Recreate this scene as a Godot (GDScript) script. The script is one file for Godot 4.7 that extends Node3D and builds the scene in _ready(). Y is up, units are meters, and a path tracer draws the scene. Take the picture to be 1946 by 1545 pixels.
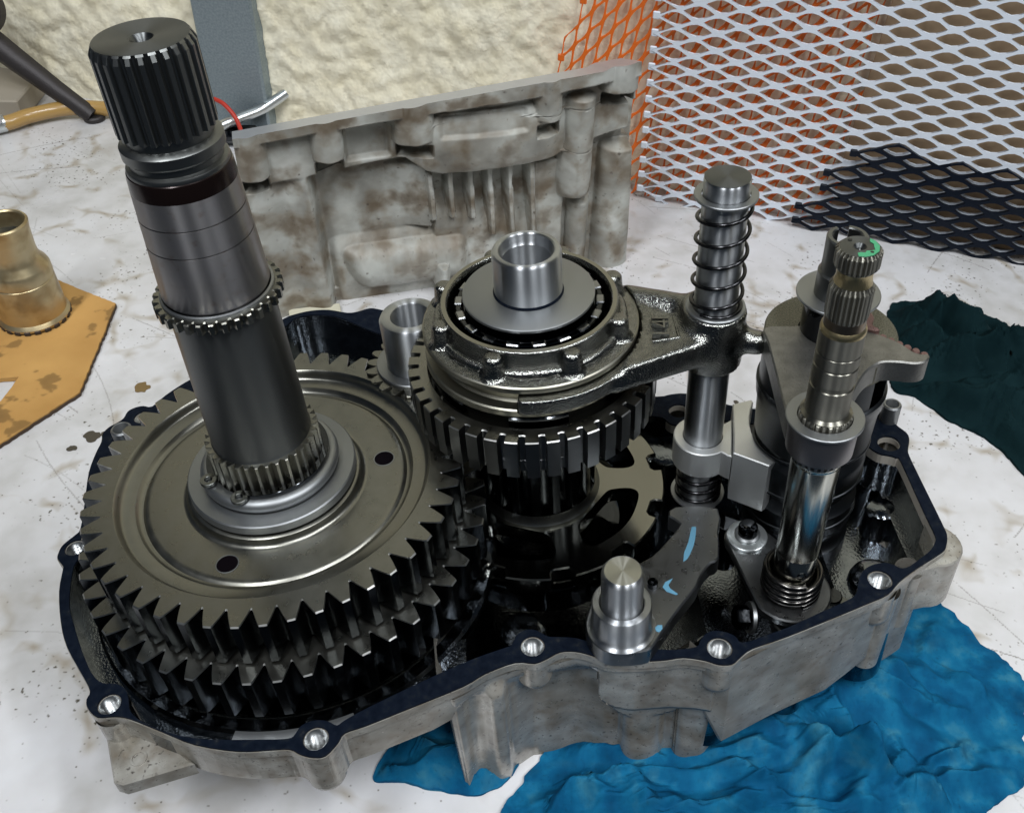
extends Node3D

const MM := 0.001
# gear-frame to world (the gearbox rests tilted on its uneven underside)
var G := Transform3D(Basis(Vector3(0.995456, 0.070872, -0.063591), Vector3(-0.070872, 0.997483, 0.002259), Vector3(0.063591, 0.002259, 0.997973)), Vector3(0, 100.244 * MM, 0))
var names := {}
var M := {}

const RIM_OUT := [-157.9, 39.5, -159.3, 30.2, -159.8, 28.3, -162.6, 24.9, -163.1, 22.5, -162.8, 19.2, -161.3, 16.6, -159.2, 13.9, -158.3, 11.1, -160, -0.4, -162.8, -16.9, -162.9, -27.7, -162.3, -33.9, -163, -38.8, -161.4, -42.6, -158.8, -44.8, -156.7, -47.3, -155.9, -51.4, -153.2, -53.6, -149.9, -54.2, -146.3, -53.5, -142.4, -59.6, -135.7, -67.1, -126.1, -75.3, -116.5, -85.5, -106.7, -97.7, -99, -106.9, -94.1, -109.7, -87, -111.5, -78.9, -111.1, -70.3, -107.8, -65.6, -108.2, -60.5, -110, -55.5, -108.3, -44.2, -102.2, -30.1, -90.9, -14.3, -77.9, 7.2, -63, 27.7, -48.8, 43.5, -39.5, 57.6, -36.3, 63, -37, 68.9, -36.8, 75.7, -33, 85, -27.9, 94.5, -24.7, 106.1, -22.2, 117.8, -20.6, 127.6, -19.8, 135.7, -19.8, 140.9, -17.8, 142.8, -15.7, 143.2, -11, 145.9, -5.5, 145.6, -1.8, 143.5, 3, 142.8, 6.5, 142.7, 19.4, 142.7, 39.8, 142.3, 44.6, 140.5, 48.6, 138.1, 51.2, 127.5, 57.1, 120.5, 61.7, 115.3, 66.2, 107.6, 69.2, 100.5, 71.8, 79.9, 79, 68.3, 82.4, 64, 85.1, 60.8, 87.4, 56.6, 87.2, 52.8, 85.4, 46.6, 83.8, 40.5, 84.2, 30.6, 83.9, 23.3, 83, 18.6, 80.5, 13.8, 78.7, 9.2, 78.5, 5, 80.5, 1, 81.9, -5, 81.1, -14.2, 84.2, -21.1, 88.1, -37.1, 94.1, -49.8, 98.8, -56, 100.7, -57.7, 103.6, -61.1, 107.5, -64.8, 107.8, -68.7, 106.5, -72.1, 104.6, -77.8, 104.4, -87.3, 104, -100.4, 100.8, -111, 95.8, -121.9, 90.6, -126.7, 89.4, -132, 89.2, -135.9, 85.8, -137.1, 82.6, -136.8, 79.7, -140.7, 73.9, -148.6, 62.8, -153.7, 52.2]
const RIM_IN := [-153.9, 39.9, -155.3, 31.9, -155.5, 27.3, -153.7, 23.2, -153.3, 19.2, -154.6, 12.9, -156.4, -0, -157.5, -15, -155.6, -27.6, -151.7, -32.4, -148.6, -38.7, -141.8, -44.1, -139.6, -50.2, -131.9, -59, -122.7, -68.7, -114.1, -77.4, -104.6, -90.7, -96.8, -102.2, -93.8, -106.5, -88.5, -108.2, -83.1, -107.9, -77.5, -106.4, -71.8, -103.3, -57.5, -92, -46, -85.4, -30, -74.4, -14.6, -63.2, 6.4, -49.6, 26.4, -36.1, 42, -27.9, 51.8, -25.6, 57.6, -23.7, 60.1, -19.9, 64.9, -18.7, 70.5, -22, 81.1, -19.3, 92.5, -16.3, 104, -14.4, 115.7, -13.1, 123.3, -12, 128.3, -8.8, 129, -1.7, 132.1, 3.7, 135.6, 5.3, 137.7, 6.7, 138.7, 9.2, 138.3, 33.6, 138.3, 43.6, 137.3, 46.5, 134.7, 49.7, 131.8, 51.8, 125.4, 55.8, 122.4, 56.2, 120.8, 54.8, 118.1, 53.6, 113.9, 54.1, 110.2, 56.2, 107.4, 60.4, 105.4, 64.7, 101.9, 67.2, 91, 71.5, 81, 75.6, 71.6, 78.5, 67.9, 79.7, 64.9, 79.8, 64.1, 78.2, 63.1, 76.9, 60.7, 75.6, 57.8, 74.9, 54.9, 75.8, 52.7, 78.1, 51, 80.3, 44.1, 80.7, 37.6, 79.9, 29.5, 79.6, 23, 79, 19.2, 76.3, 16.8, 74.7, 13.4, 73.5, 8.5, 72.8, 5.7, 72.3, 2.4, 69.8, -1, 69.3, -3.9, 71.1, -5.8, 74.5, -8.6, 75.6, -19.4, 79.1, -34, 85.4, -50.1, 93, -56.4, 96.4, -58.6, 97.9, -61.1, 96.5, -63.5, 95.8, -66.6, 95.9, -69.3, 97.2, -70.6, 99.3, -71.8, 100.8, -75.4, 101, -81.4, 100.6, -94.3, 99.6, -104.3, 97.7, -113.3, 94.2, -119.1, 90.8, -122.4, 87.5, -123.8, 83.4, -125.8, 79.7, -129.3, 77.7, -133.1, 77.2, -137.5, 73.5, -143.4, 64.1, -149.3, 52.6, -152.1, 46.7]
const RIM_HOLES := [[0.8, 75.5, 3.15], [58.1, 81.3, 3.3], [114.4, 60.2, 3.3], [137.4, -0.7, 3.4], [-129.3, 84.8, 3], [-64.5, 101.7, 3.2], [-157.5, 20.2, 3], [-148.6, -47.1, 3], [64.4, -26.9, 3.3]]
const FAN := [80.5, 12, 88.4, 12.1, 98.1, 12.9, 107.2, 15.3, 111.4, 17.5, 115.3, 20.6, 118.9, 24.2, 120.5, 26.9, 121.7, 29.1, 123.5, 30.3, 125.3, 30.5, 125.5, 31.6, 124.3, 33.4, 122, 34.4, 119.4, 34.3, 116.6, 33.4, 113.7, 32.8, 110.5, 32.8, 106.9, 34.8, 103.8, 37.8, 100.1, 42.8, 95.7, 49.3, 90.3, 56.4, 82.1, 61.9, 77.6, 56.7, 77.8, 47.2, 79, 32, 80, 19.4]
const HOOK := [53.4, 27.8, 67.4, 29.9, 65.6, 40.3, 63.6, 51.2, 60.6, 53.1, 57.9, 55.9, 55.7, 59.1, 53.9, 62.5, 48.7, 68.4, 42.5, 75.9, 37.3, 82.8, 34.9, 84.4, 31, 84.8, 26.3, 84.6, 22.4, 83.5, 19.3, 80.4, 17.8, 76.6, 17.8, 72.1, 19.4, 67.3, 23, 62.1, 29.1, 56.3, 35.6, 52, 42.2, 48.5, 47.6, 43.1, 53.6, 35.6, 50.3, 31.8]


# ------------------------------------------------------------------ mesh builder (millimetres)
class Sh:
	var V := PackedVector3Array()
	var N := PackedVector3Array()
	var U := PackedVector2Array()
	var C := PackedColorArray()
	var col := Color.WHITE
	func tri(a: Vector3, b: Vector3, c: Vector3, na: Vector3, nb: Vector3, nc: Vector3, ua := Vector2.ZERO, ub := Vector2.ZERO, uc := Vector2.ZERO):
		var g := (b - a).cross(c - a)
		if g.length_squared() < 1e-14: return
		if g.dot(na + nb + nc) > 0.0:
			V.append(a); V.append(c); V.append(b); N.append(na); N.append(nc); N.append(nb); U.append(ua); U.append(uc); U.append(ub)
		else:
			V.append(a); V.append(b); V.append(c); N.append(na); N.append(nb); N.append(nc); U.append(ua); U.append(ub); U.append(uc)
		C.append(col); C.append(col); C.append(col)
	func quad(a: Vector3, b: Vector3, c: Vector3, d: Vector3, na: Vector3, nb: Vector3, nc: Vector3, nd: Vector3, ua := Vector2.ZERO, ub := Vector2.ZERO, uc := Vector2.ZERO, ud := Vector2.ZERO):
		tri(a, b, c, na, nb, nc, ua, ub, uc)
		tri(a, c, d, na, nc, nd, ua, uc, ud)
	func flat(a: Vector3, b: Vector3, c: Vector3, d: Vector3, toward: Vector3):
		var n := (b - a).cross(c - a)
		if n.length_squared() < 1e-12: n = (c - a).cross(d - a)
		n = n.normalized()
		if n.dot(toward) < 0: n = -n
		quad(a, b, c, d, n, n, n, n)
	# revolve a profile of (radius, height); sharp corners stay sharp
	func lathe(p: Array, seg := 96, a0 := 0.0, a1 := TAU, at := Vector3.ZERO, crease := 35.0):
		var n := p.size() - 1
		var sn := []
		for i in n:
			var d: Vector2 = p[i + 1] - p[i]
			sn.append(Vector2(-d.y, d.x).normalized() if d.length() > 1e-6 else Vector2.ZERO)
		var cr := cos(deg_to_rad(crease))
		var lens := [0.0]
		for i in n: lens.append(lens[i] + (p[i + 1] - p[i]).length())
		for i in n:
			if sn[i] == Vector2.ZERO: continue
			var n0: Vector2 = sn[i]
			var n1: Vector2 = sn[i]
			if i > 0 and sn[i - 1].dot(sn[i]) > cr: n0 = (sn[i - 1] + sn[i]).normalized()
			if i < n - 1 and sn[i + 1].dot(sn[i]) > cr: n1 = (sn[i + 1] + sn[i]).normalized()
			for k in seg:
				var t0 := a0 + (a1 - a0) * k / seg
				var t1 := a0 + (a1 - a0) * (k + 1) / seg
				var c0 := Vector3(cos(t0), 0, sin(t0))
				var c1 := Vector3(cos(t1), 0, sin(t1))
				var y := Vector3.UP
				quad(at + c0 * p[i].x + y * p[i].y, at + c1 * p[i].x + y * p[i].y, at + c1 * p[i + 1].x + y * p[i + 1].y, at + c0 * p[i + 1].x + y * p[i + 1].y,
					c0 * n0.x + y * n0.y, c1 * n0.x + y * n0.y, c1 * n1.x + y * n1.y, c0 * n1.x + y * n1.y,
					Vector2(t0 / TAU, lens[i] / 20.0), Vector2(t1 / TAU, lens[i] / 20.0), Vector2(t1 / TAU, lens[i + 1] / 20.0), Vector2(t0 / TAU, lens[i + 1] / 20.0))
	# wall along an outline from height h0 to h1, normals to the right hand or left hand of it
	func wall(p: PackedVector2Array, h0: float, h1: float, outward := 1.0, closed := true, q := PackedVector2Array(), crease := 40.0):
		if q.is_empty(): q = p
		var n := p.size()
		var m := n if closed else n - 1
		var sg := outward * (1.0 if Sh.area(p) > 0 else -1.0)
		if not closed: sg = outward
		var sn := []
		for i in m:
			var d := p[(i + 1) % n] - p[i]
			sn.append(Vector2(d.y, -d.x).normalized() * sg)
		var cr := cos(deg_to_rad(crease))
		var run := 0.0
		for i in m:
			var j := (i + 1) % n
			var a: Vector2 = sn[i]
			var b: Vector2 = sn[i]
			var pi: Vector2 = sn[(i - 1 + m) % m]
			var ni: Vector2 = sn[(i + 1) % m]
			if (closed or i > 0) and pi.dot(sn[i]) > cr: a = (pi + sn[i]).normalized()
			if (closed or i < m - 1) and ni.dot(sn[i]) > cr: b = (ni + sn[i]).normalized()
			var sl := Vector3.ZERO
			if h0 != h1 and q != p:
				var off := (q[i] - p[i]).dot(sn[i])
				sl = Vector3(0, off / (h0 - h1), 0) * 1.0
			var na := (Vector3(a.x, 0, a.y) + sl).normalized()
			var nb := (Vector3(b.x, 0, b.y) + sl).normalized()
			if h0 == h1:
				na = Vector3.UP; nb = Vector3.UP
			var e := (p[j] - p[i]).length()
			quad(Vector3(p[i].x, h0, p[i].y), Vector3(p[j].x, h0, p[j].y), Vector3(q[j].x, h1, q[j].y), Vector3(q[i].x, h1, q[i].y), na, nb, nb, na,
				Vector2(run, 0) / 20.0, Vector2(run + e, 0) / 20.0, Vector2(run + e, h0 - h1) / 20.0, Vector2(run, h0 - h1) / 20.0)
			run += e
	static func area(p: PackedVector2Array) -> float:
		var s := 0.0
		for i in p.size(): s += p[i].cross(p[(i + 1) % p.size()])
		return s / 2
	static func inset(p: PackedVector2Array, d: float) -> PackedVector2Array:
		var o := PackedVector2Array()
		var n := p.size()
		var sg := 1.0 if area(p) > 0 else -1.0
		for i in n:
			var a := (p[i] - p[(i - 1 + n) % n]).normalized()
			var b := (p[(i + 1) % n] - p[i]).normalized()
			var na := Vector2(-a.y, a.x) * sg
			var nb := Vector2(-b.y, b.x) * sg
			var m := (na + nb)
			m = m.normalized() if m.length() > 0.05 else na
			o.append(p[i] + m * d / maxf(0.45, m.dot(na)))
		return o
	static func bridge(p: PackedVector2Array, holes: Array) -> PackedVector2Array:
		var out := p.duplicate()
		if area(out) < 0: out.reverse()
		for h0 in holes:
			var h: PackedVector2Array = h0.duplicate()
			if area(h) > 0: h.reverse()
			var best := 1e18
			var bi := 0
			var bj := 0
			for i in out.size():
				for j in h.size():
					var d := out[i].distance_squared_to(h[j])
					if d < best:
						best = d; bi = i; bj = j
			var m := PackedVector2Array()
			for i in bi + 1: m.append(out[i])
			for j in h.size() + 1: m.append(h[(bj + j) % h.size()])
			for i in range(bi, out.size()): m.append(out[i])
			out = m
		return out
	func cap(p: PackedVector2Array, h: float, up := 1.0, holes := []):
		var q := Sh.bridge(p, holes) if holes.size() else p
		var t := Geometry2D.triangulate_polygon(q)
		if t.is_empty():
			# fall back: Delaunay over the outline points, kept where the centre lies inside
			var pts := PackedVector2Array(p)
			for hh in holes: pts.append_array(hh)
			q = pts
			var d := Geometry2D.triangulate_delaunay(pts)
			for i in range(0, d.size(), 3):
				var c := (pts[d[i]] + pts[d[i + 1]] + pts[d[i + 2]]) / 3
				var ok := Geometry2D.is_point_in_polygon(c, p)
				for hh in holes:
					if Geometry2D.is_point_in_polygon(c, hh): ok = false
				if ok:
					t.append(d[i]); t.append(d[i + 1]); t.append(d[i + 2])
		var n := Vector3.UP * up
		for i in range(0, t.size(), 3):
			var a := q[t[i]]
			var b := q[t[i + 1]]
			var c := q[t[i + 2]]
			tri(Vector3(a.x, h, a.y), Vector3(b.x, h, b.y), Vector3(c.x, h, c.y), n, n, n, a / 20, b / 20, c / 20)
	# plate with chamfered edges
	func prism(p: PackedVector2Array, h0: float, h1: float, bev := 0.0, holes := [], bottom := true):
		var top := Sh.inset(p, bev) if bev > 0 else p
		cap(top, h1, 1.0, holes)
		if bottom: cap(p, h0, -1.0, holes)
		wall(p, h1 - bev, h0)
		if bev > 0: wall(p, h1 - bev, h1, 1.0, true, top)
		for h in holes: wall(h, h1, h0, -1.0)
	# annular plate between an outline and an inner outline of as many points
	func ring(p: PackedVector2Array, q: PackedVector2Array, h: float, up := 1.0):
		var n := Vector3.UP * up
		for i in p.size():
			var j := (i + 1) % p.size()
			quad(Vector3(p[i].x, h, p[i].y), Vector3(p[j].x, h, p[j].y), Vector3(q[j].x, h, q[j].y), Vector3(q[i].x, h, q[i].y), n, n, n, n,
				p[i] / 20, p[j] / 20, q[j] / 20, q[i] / 20)
	func tube(path: PackedVector3Array, r, seg := 10, closed := false, caps := true):
		var n := path.size()
		var rings := []
		var nrm := []
		var up := Vector3(0.13, 1, 0.07).normalized()
		for i in n:
			var t := (path[(i + 1) % n] - path[(i - 1 + n) % n]) if closed else (path[mini(i + 1, n - 1)] - path[maxi(i - 1, 0)])
			t = t.normalized()
			if absf(t.dot(up)) > 0.95: up = Vector3(1, 0.1, 0.2).normalized()
			var x := up.cross(t).normalized()
			var y := t.cross(x)
			up = y
			var rr: float = r if typeof(r) != TYPE_ARRAY else r[i]
			var a := PackedVector3Array()
			var b := PackedVector3Array()
			for k in seg + 1:
				var d := x * cos(TAU * k / seg) + y * sin(TAU * k / seg)
				a.append(path[i] + d * rr); b.append(d)
			rings.append(a); nrm.append(b)
		var m := n if closed else n - 1
		for i in m:
			var j := (i + 1) % n
			for k in seg:
				quad(rings[i][k], rings[i][k + 1], rings[j][k + 1], rings[j][k], nrm[i][k], nrm[i][k + 1], nrm[j][k + 1], nrm[j][k])
		if caps and not closed:
			for e in [0, n - 1]:
				var d: Vector3 = (path[0] - path[1]).normalized() if e == 0 else (path[n - 1] - path[n - 2]).normalized()
				for k in seg: tri(path[e], rings[e][k], rings[e][k + 1], d, d, d)
	# grid of points with smooth normals; toward decides the side
	func grid(rows: Array, closed_u := false, toward := Vector3.ZERO, from := Vector3.ZERO):
		var nr := rows.size()
		var nc: int = rows[0].size()
		var nn := []
		for i in nr:
			var a := PackedVector3Array()
			for j in nc:
				var ju := (j + 1) % nc if closed_u else mini(j + 1, nc - 1)
				var jd := (j - 1 + nc) % nc if closed_u else maxi(j - 1, 0)
				var du: Vector3 = rows[i][ju] - rows[i][jd]
				var dv: Vector3 = rows[mini(i + 1, nr - 1)][j] - rows[maxi(i - 1, 0)][j]
				var q := du.cross(dv).normalized()
				var w: Vector3 = toward if toward != Vector3.ZERO else rows[i][j] - from
				if q.dot(w) < 0: q = -q
				a.append(q)
			nn.append(a)
		for i in nr - 1:
			for j in (nc if closed_u else nc - 1):
				var k := (j + 1) % nc
				quad(rows[i][j], rows[i][k], rows[i + 1][k], rows[i + 1][j], nn[i][j], nn[i][k], nn[i + 1][k], nn[i + 1][j],
					Vector2(j, i) / 40.0, Vector2(j + 1, i) / 40.0, Vector2(j + 1, i + 1) / 40.0, Vector2(j, i + 1) / 40.0)
	func box(lo: Vector3, hi: Vector3, bev := 0.0, xf := Transform3D.IDENTITY):
		# chamfered box
		var c := (lo + hi) / 2
		var e := (hi - lo) / 2
		var b := minf(bev, minf(e.x, minf(e.y, e.z)) * 0.9)
		var ax := [Vector3.RIGHT, Vector3.UP, Vector3.BACK]
		var f := func(s: Vector3, k: int) -> Vector3:
			var v := Vector3(s.x * e.x, s.y * e.y, s.z * e.z)
			for q in 3:
				if q != k: v[q] -= signf(s[q]) * b
			return xf * (c + v)
		for k in 3:
			var i := (k + 1) % 3
			var j := (k + 2) % 3
			for s in [-1.0, 1.0]:
				var pts := []
				for st in [[-1, -1], [1, -1], [1, 1], [-1, 1]]:
					var d := Vector3.ZERO
					d[k] = s; d[i] = st[0]; d[j] = st[1]
					pts.append(f.call(d, k))
				flat(pts[0], pts[1], pts[2], pts[3], xf.basis * (ax[k] * s))
			if b > 0:
				for s in [-1.0, 1.0]:
					for t in [-1.0, 1.0]:
						var d0 := Vector3.ZERO
						d0[i] = s; d0[j] = t; d0[k] = -1
						var d1 := d0
						d1[k] = 1
						flat(f.call(d0, i), f.call(d1, i), f.call(d1, j), f.call(d0, j), xf.basis * (ax[i] * s + ax[j] * t))
		if b > 0:
			for sx in [-1.0, 1.0]:
				for sy in [-1.0, 1.0]:
					for sz in [-1.0, 1.0]:
						var d := Vector3(sx, sy, sz)
						var n := (xf.basis * d).normalized()
						tri(f.call(d, 0), f.call(d, 1), f.call(d, 2), n, n, n)
	func moved(xf: Transform3D):
		for i in V.size():
			V[i] = xf * V[i]
			N[i] = (xf.basis * N[i]).normalized()
		return self
	func mesh() -> ArrayMesh:
		var a := []
		a.resize(Mesh.ARRAY_MAX)
		var v := PackedVector3Array()
		v.resize(V.size())
		for i in V.size(): v[i] = V[i] * 0.001
		a[Mesh.ARRAY_VERTEX] = v
		a[Mesh.ARRAY_NORMAL] = N
		a[Mesh.ARRAY_TEX_UV] = U
		a[Mesh.ARRAY_COLOR] = C
		var m := ArrayMesh.new()
		m.add_surface_from_arrays(Mesh.PRIMITIVE_TRIANGLES, a)
		return m

# ------------------------------------------------------------------ outlines
func pts(a: Array, sub := 1, off := Vector2.ZERO) -> PackedVector2Array:
	var p := PackedVector2Array()
	for i in range(0, a.size(), 2): p.append(Vector2(a[i], a[i + 1]) - off)
	return smooth_loop(p, sub) if sub > 1 else p

func smooth_loop(p: PackedVector2Array, sub: int) -> PackedVector2Array:
	var o := PackedVector2Array()
	var n := p.size()
	for i in n:
		for k in sub:
			o.append(p[i].cubic_interpolate(p[(i + 1) % n], p[(i - 1 + n) % n], p[(i + 2) % n], float(k) / sub) if k else p[i])
	return o

func circle(r: float, seg := 48, c := Vector2.ZERO) -> PackedVector2Array:
	var p := PackedVector2Array()
	for i in seg: p.append(c + Vector2(cos(TAU * i / seg), sin(TAU * i / seg)) * r)
	return p

# teeth: root flat, flank, tip flat; fractions of the pitch
func gear_line(n: int, rr: float, rt: float, fr: float, ft: float, phase: float, bulge := 0.35) -> PackedVector2Array:
	var p := PackedVector2Array()
	var st := TAU / n
	for i in n:
		var c := phase + st * i          # centre of the gap
		var fl := (1.0 - fr - ft) / 2
		for q in [[-fr / 2, rr + 0.25], [0.0, rr], [fr / 2, rr + 0.25], [fr / 2 + fl * lerpf(0.42, 0.0, bulge), lerpf(rr, rt, 0.45)], [fr / 2 + fl * lerpf(0.82, 0.5, bulge), lerpf(rr, rt, 0.85)], [fr / 2 + fl, rt], [0.5, rt], [1.0 - fr / 2 - fl, rt], [1.0 - fr / 2 - fl * lerpf(0.82, 0.5, bulge), lerpf(rr, rt, 0.85)], [1.0 - fr / 2 - fl * lerpf(0.42, 0.0, bulge), lerpf(rr, rt, 0.45)]]:
			var a: float = c + st * q[0]
			p.append(Vector2(cos(a), sin(a)) * q[1])
	return p

func radial(p: PackedVector2Array, r: float) -> PackedVector2Array:
	var o := PackedVector2Array()
	for v in p: o.append(v.normalized() * r)
	return o

func gear_shape(s: Sh, p: PackedVector2Array, ri: float, h0: float, h1: float, bev := 0.3, bottom := true):
	var top := PackedVector2Array()
	for v in p: top.append(v.normalized() * (v.length() - bev))
	s.ring(top, radial(p, ri), h1)
	if bottom: s.ring(p, radial(p, ri), h0, -1.0)
	s.wall(p, h1 - bev, h0)
	s.wall(p, h1 - bev, h1, 1.0, true, top)

func prof(a: Array) -> Array:
	var o := []
	for i in range(0, a.size(), 2): o.append(Vector2(a[i], a[i + 1]))
	return o

func fillet(o: Array, c: Vector2, r: float, a0: float, a1: float, n := 6):
	for i in n + 1:
		var t := deg_to_rad(lerpf(a0, a1, float(i) / n))
		o.append(c + Vector2(cos(t), sin(t)) * r)

func helix(r: float, h0: float, h1: float, turns: float, a0: float, seg := 28, ends := 0.0) -> PackedVector3Array:
	var p := PackedVector3Array()
	var n := int(turns * seg)
	for i in n + 1:
		var t := float(i) / n
		var a := a0 - TAU * turns * t
		var k := t
		if ends > 0: k = clampf((t - ends) / (1 - 2 * ends), 0, 1)
		p.append(Vector3(cos(a) * r, lerpf(h0, h1, k) + (t - 0.5) * 0.4, sin(a) * r))
	return p

# ------------------------------------------------------------------ scene nodes
func numbered(called: String) -> String:
	if not names.has(called):
		names[called] = 0
		return called
	names[called] += 1
	return "%s_%03d" % [called, names[called]]

func tag(o: Node, label: String, category: String, group := ""):
	o.set_meta("label", label)
	o.set_meta("category", category)
	if group: o.set_meta("group", group)

func thing(called: String, label: String, category: String, at := Vector3.ZERO, group := "", frame := true) -> Node3D:
	var o := Node3D.new()
	o.name = numbered(called)
	add_child(o)
	o.transform = (G if frame else Transform3D.IDENTITY) * Transform3D(Basis.IDENTITY, at * MM)
	tag(o, label, category, group)
	return o

func part(called: String, s: Sh, m: Material, parent: Node, at := Vector3.ZERO) -> MeshInstance3D:
	var o := MeshInstance3D.new()
	o.mesh = s.mesh()
	o.material_override = m
	o.name = called
	o.position = at * MM
	parent.add_child(o, true)
	return o

func put_mesh(called: String, mesh: Mesh, m: Material, parent: Node, xf := Transform3D.IDENTITY) -> MeshInstance3D:
	var o := MeshInstance3D.new()
	o.mesh = mesh
	o.material_override = m
	o.name = called
	o.transform = xf
	parent.add_child(o, true)
	return o

func single(called: String, s: Sh, m: Material, label: String, category: String, at := Vector3.ZERO, group := "", frame := true) -> MeshInstance3D:
	var o := MeshInstance3D.new()
	o.mesh = s.mesh()
	o.material_override = m
	o.name = numbered(called)
	add_child(o)
	o.transform = (G if frame else Transform3D.IDENTITY) * Transform3D(Basis.IDENTITY, at * MM)
	tag(o, label, category, group)
	return o

# ------------------------------------------------------------------ materials
func lin(r: float, g: float, b: float) -> Color:
	return Color(r, g, b).linear_to_srgb()

func field(size: int, sd: int, freq: float, oct := 4, kind := FastNoiseLite.TYPE_SIMPLEX_SMOOTH, fractal := FastNoiseLite.FRACTAL_FBM) -> PackedByteArray:
	var n := FastNoiseLite.new()
	n.seed = sd
	n.noise_type = kind
	n.frequency = freq
	n.fractal_type = fractal
	n.fractal_octaves = oct
	var im := n.get_seamless_image(size, size, false, false, 0.15, true)
	im.convert(Image.FORMAT_L8)
	return im.get_data()

func ramp(stops: Array) -> PackedColorArray:
	var g := Gradient.new()
	var o := PackedFloat32Array()
	var c := PackedColorArray()
	for s in stops:
		o.append(s[0]); c.append(s[1])
	g.offsets = o
	g.colors = c
	var l := PackedColorArray()
	for i in 256: l.append(g.sample(i / 255.0))
	return l

# colour picture: one field through a ramp (colours in linear light), a second field darkens or tints through its own
func picture(size: int, f1: PackedByteArray, r1: Array, f2 := PackedByteArray(), r2 := [], f3 := PackedByteArray(), r3 := []) -> ImageTexture:
	var a := ramp(r1)
	var b := ramp(r2) if r2.size() else PackedColorArray()
	var c3 := ramp(r3) if r3.size() else PackedColorArray()
	var d := PackedByteArray()
	d.resize(size * size * 3)
	for i in size * size:
		var c := a[f1[i]]
		if r2.size():
			var e := b[f2[i]]
			c = c.lerp(Color(e.r, e.g, e.b), e.a)
		if r3.size():
			var e := c3[f3[i]]
			c = c.lerp(Color(e.r, e.g, e.b), e.a)
		c = c.linear_to_srgb()
		d[i * 3] = int(clampf(c.r, 0, 1) * 255)
		d[i * 3 + 1] = int(clampf(c.g, 0, 1) * 255)
		d[i * 3 + 2] = int(clampf(c.b, 0, 1) * 255)
	return ImageTexture.create_from_image(Image.create_from_data(size, size, false, Image.FORMAT_RGB8, d))

func grey(size: int, f1: PackedByteArray, lo: float, hi: float, k0 := 0.0, k1 := 1.0) -> ImageTexture:
	var d := PackedByteArray()
	d.resize(size * size)
	for i in size * size: d[i] = int(clampf(lerpf(lo, hi, clampf((f1[i] / 255.0 - k0) / (k1 - k0), 0, 1)), 0, 1) * 255)
	return ImageTexture.create_from_image(Image.create_from_data(size, size, false, Image.FORMAT_L8, d))

func mat(c: Color, metal: float, rough: float) -> StandardMaterial3D:
	var m := StandardMaterial3D.new()
	m.albedo_color = c
	m.metallic = metal
	m.roughness = rough
	m.metallic_specular = 0.5
	return m

# triplanar by millimetres per repeat
func tri(m: StandardMaterial3D, mm: float) -> StandardMaterial3D:
	m.uv1_triplanar = true
	m.uv1_scale = Vector3.ONE * (1000.0 / mm)
	return m

func bump(m: StandardMaterial3D, t: Texture2D, cm: float) -> StandardMaterial3D:
	m.heightmap_enabled = true
	m.heightmap_texture = t
	m.heightmap_scale = cm
	return m

# lathe-turned metal: rough across the tool marks, smooth along them
func layer(w: int, h: int, sd: int, freq: float, oct: int, fractal := FastNoiseLite.FRACTAL_FBM) -> PackedByteArray:
	var n := FastNoiseLite.new()
	n.seed = sd
	n.frequency = freq
	n.fractal_type = fractal
	n.fractal_octaves = oct
	var im := n.get_image(w, h, false, false, true)
	im.convert(Image.FORMAT_L8)
	return im.get_data()

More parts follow.
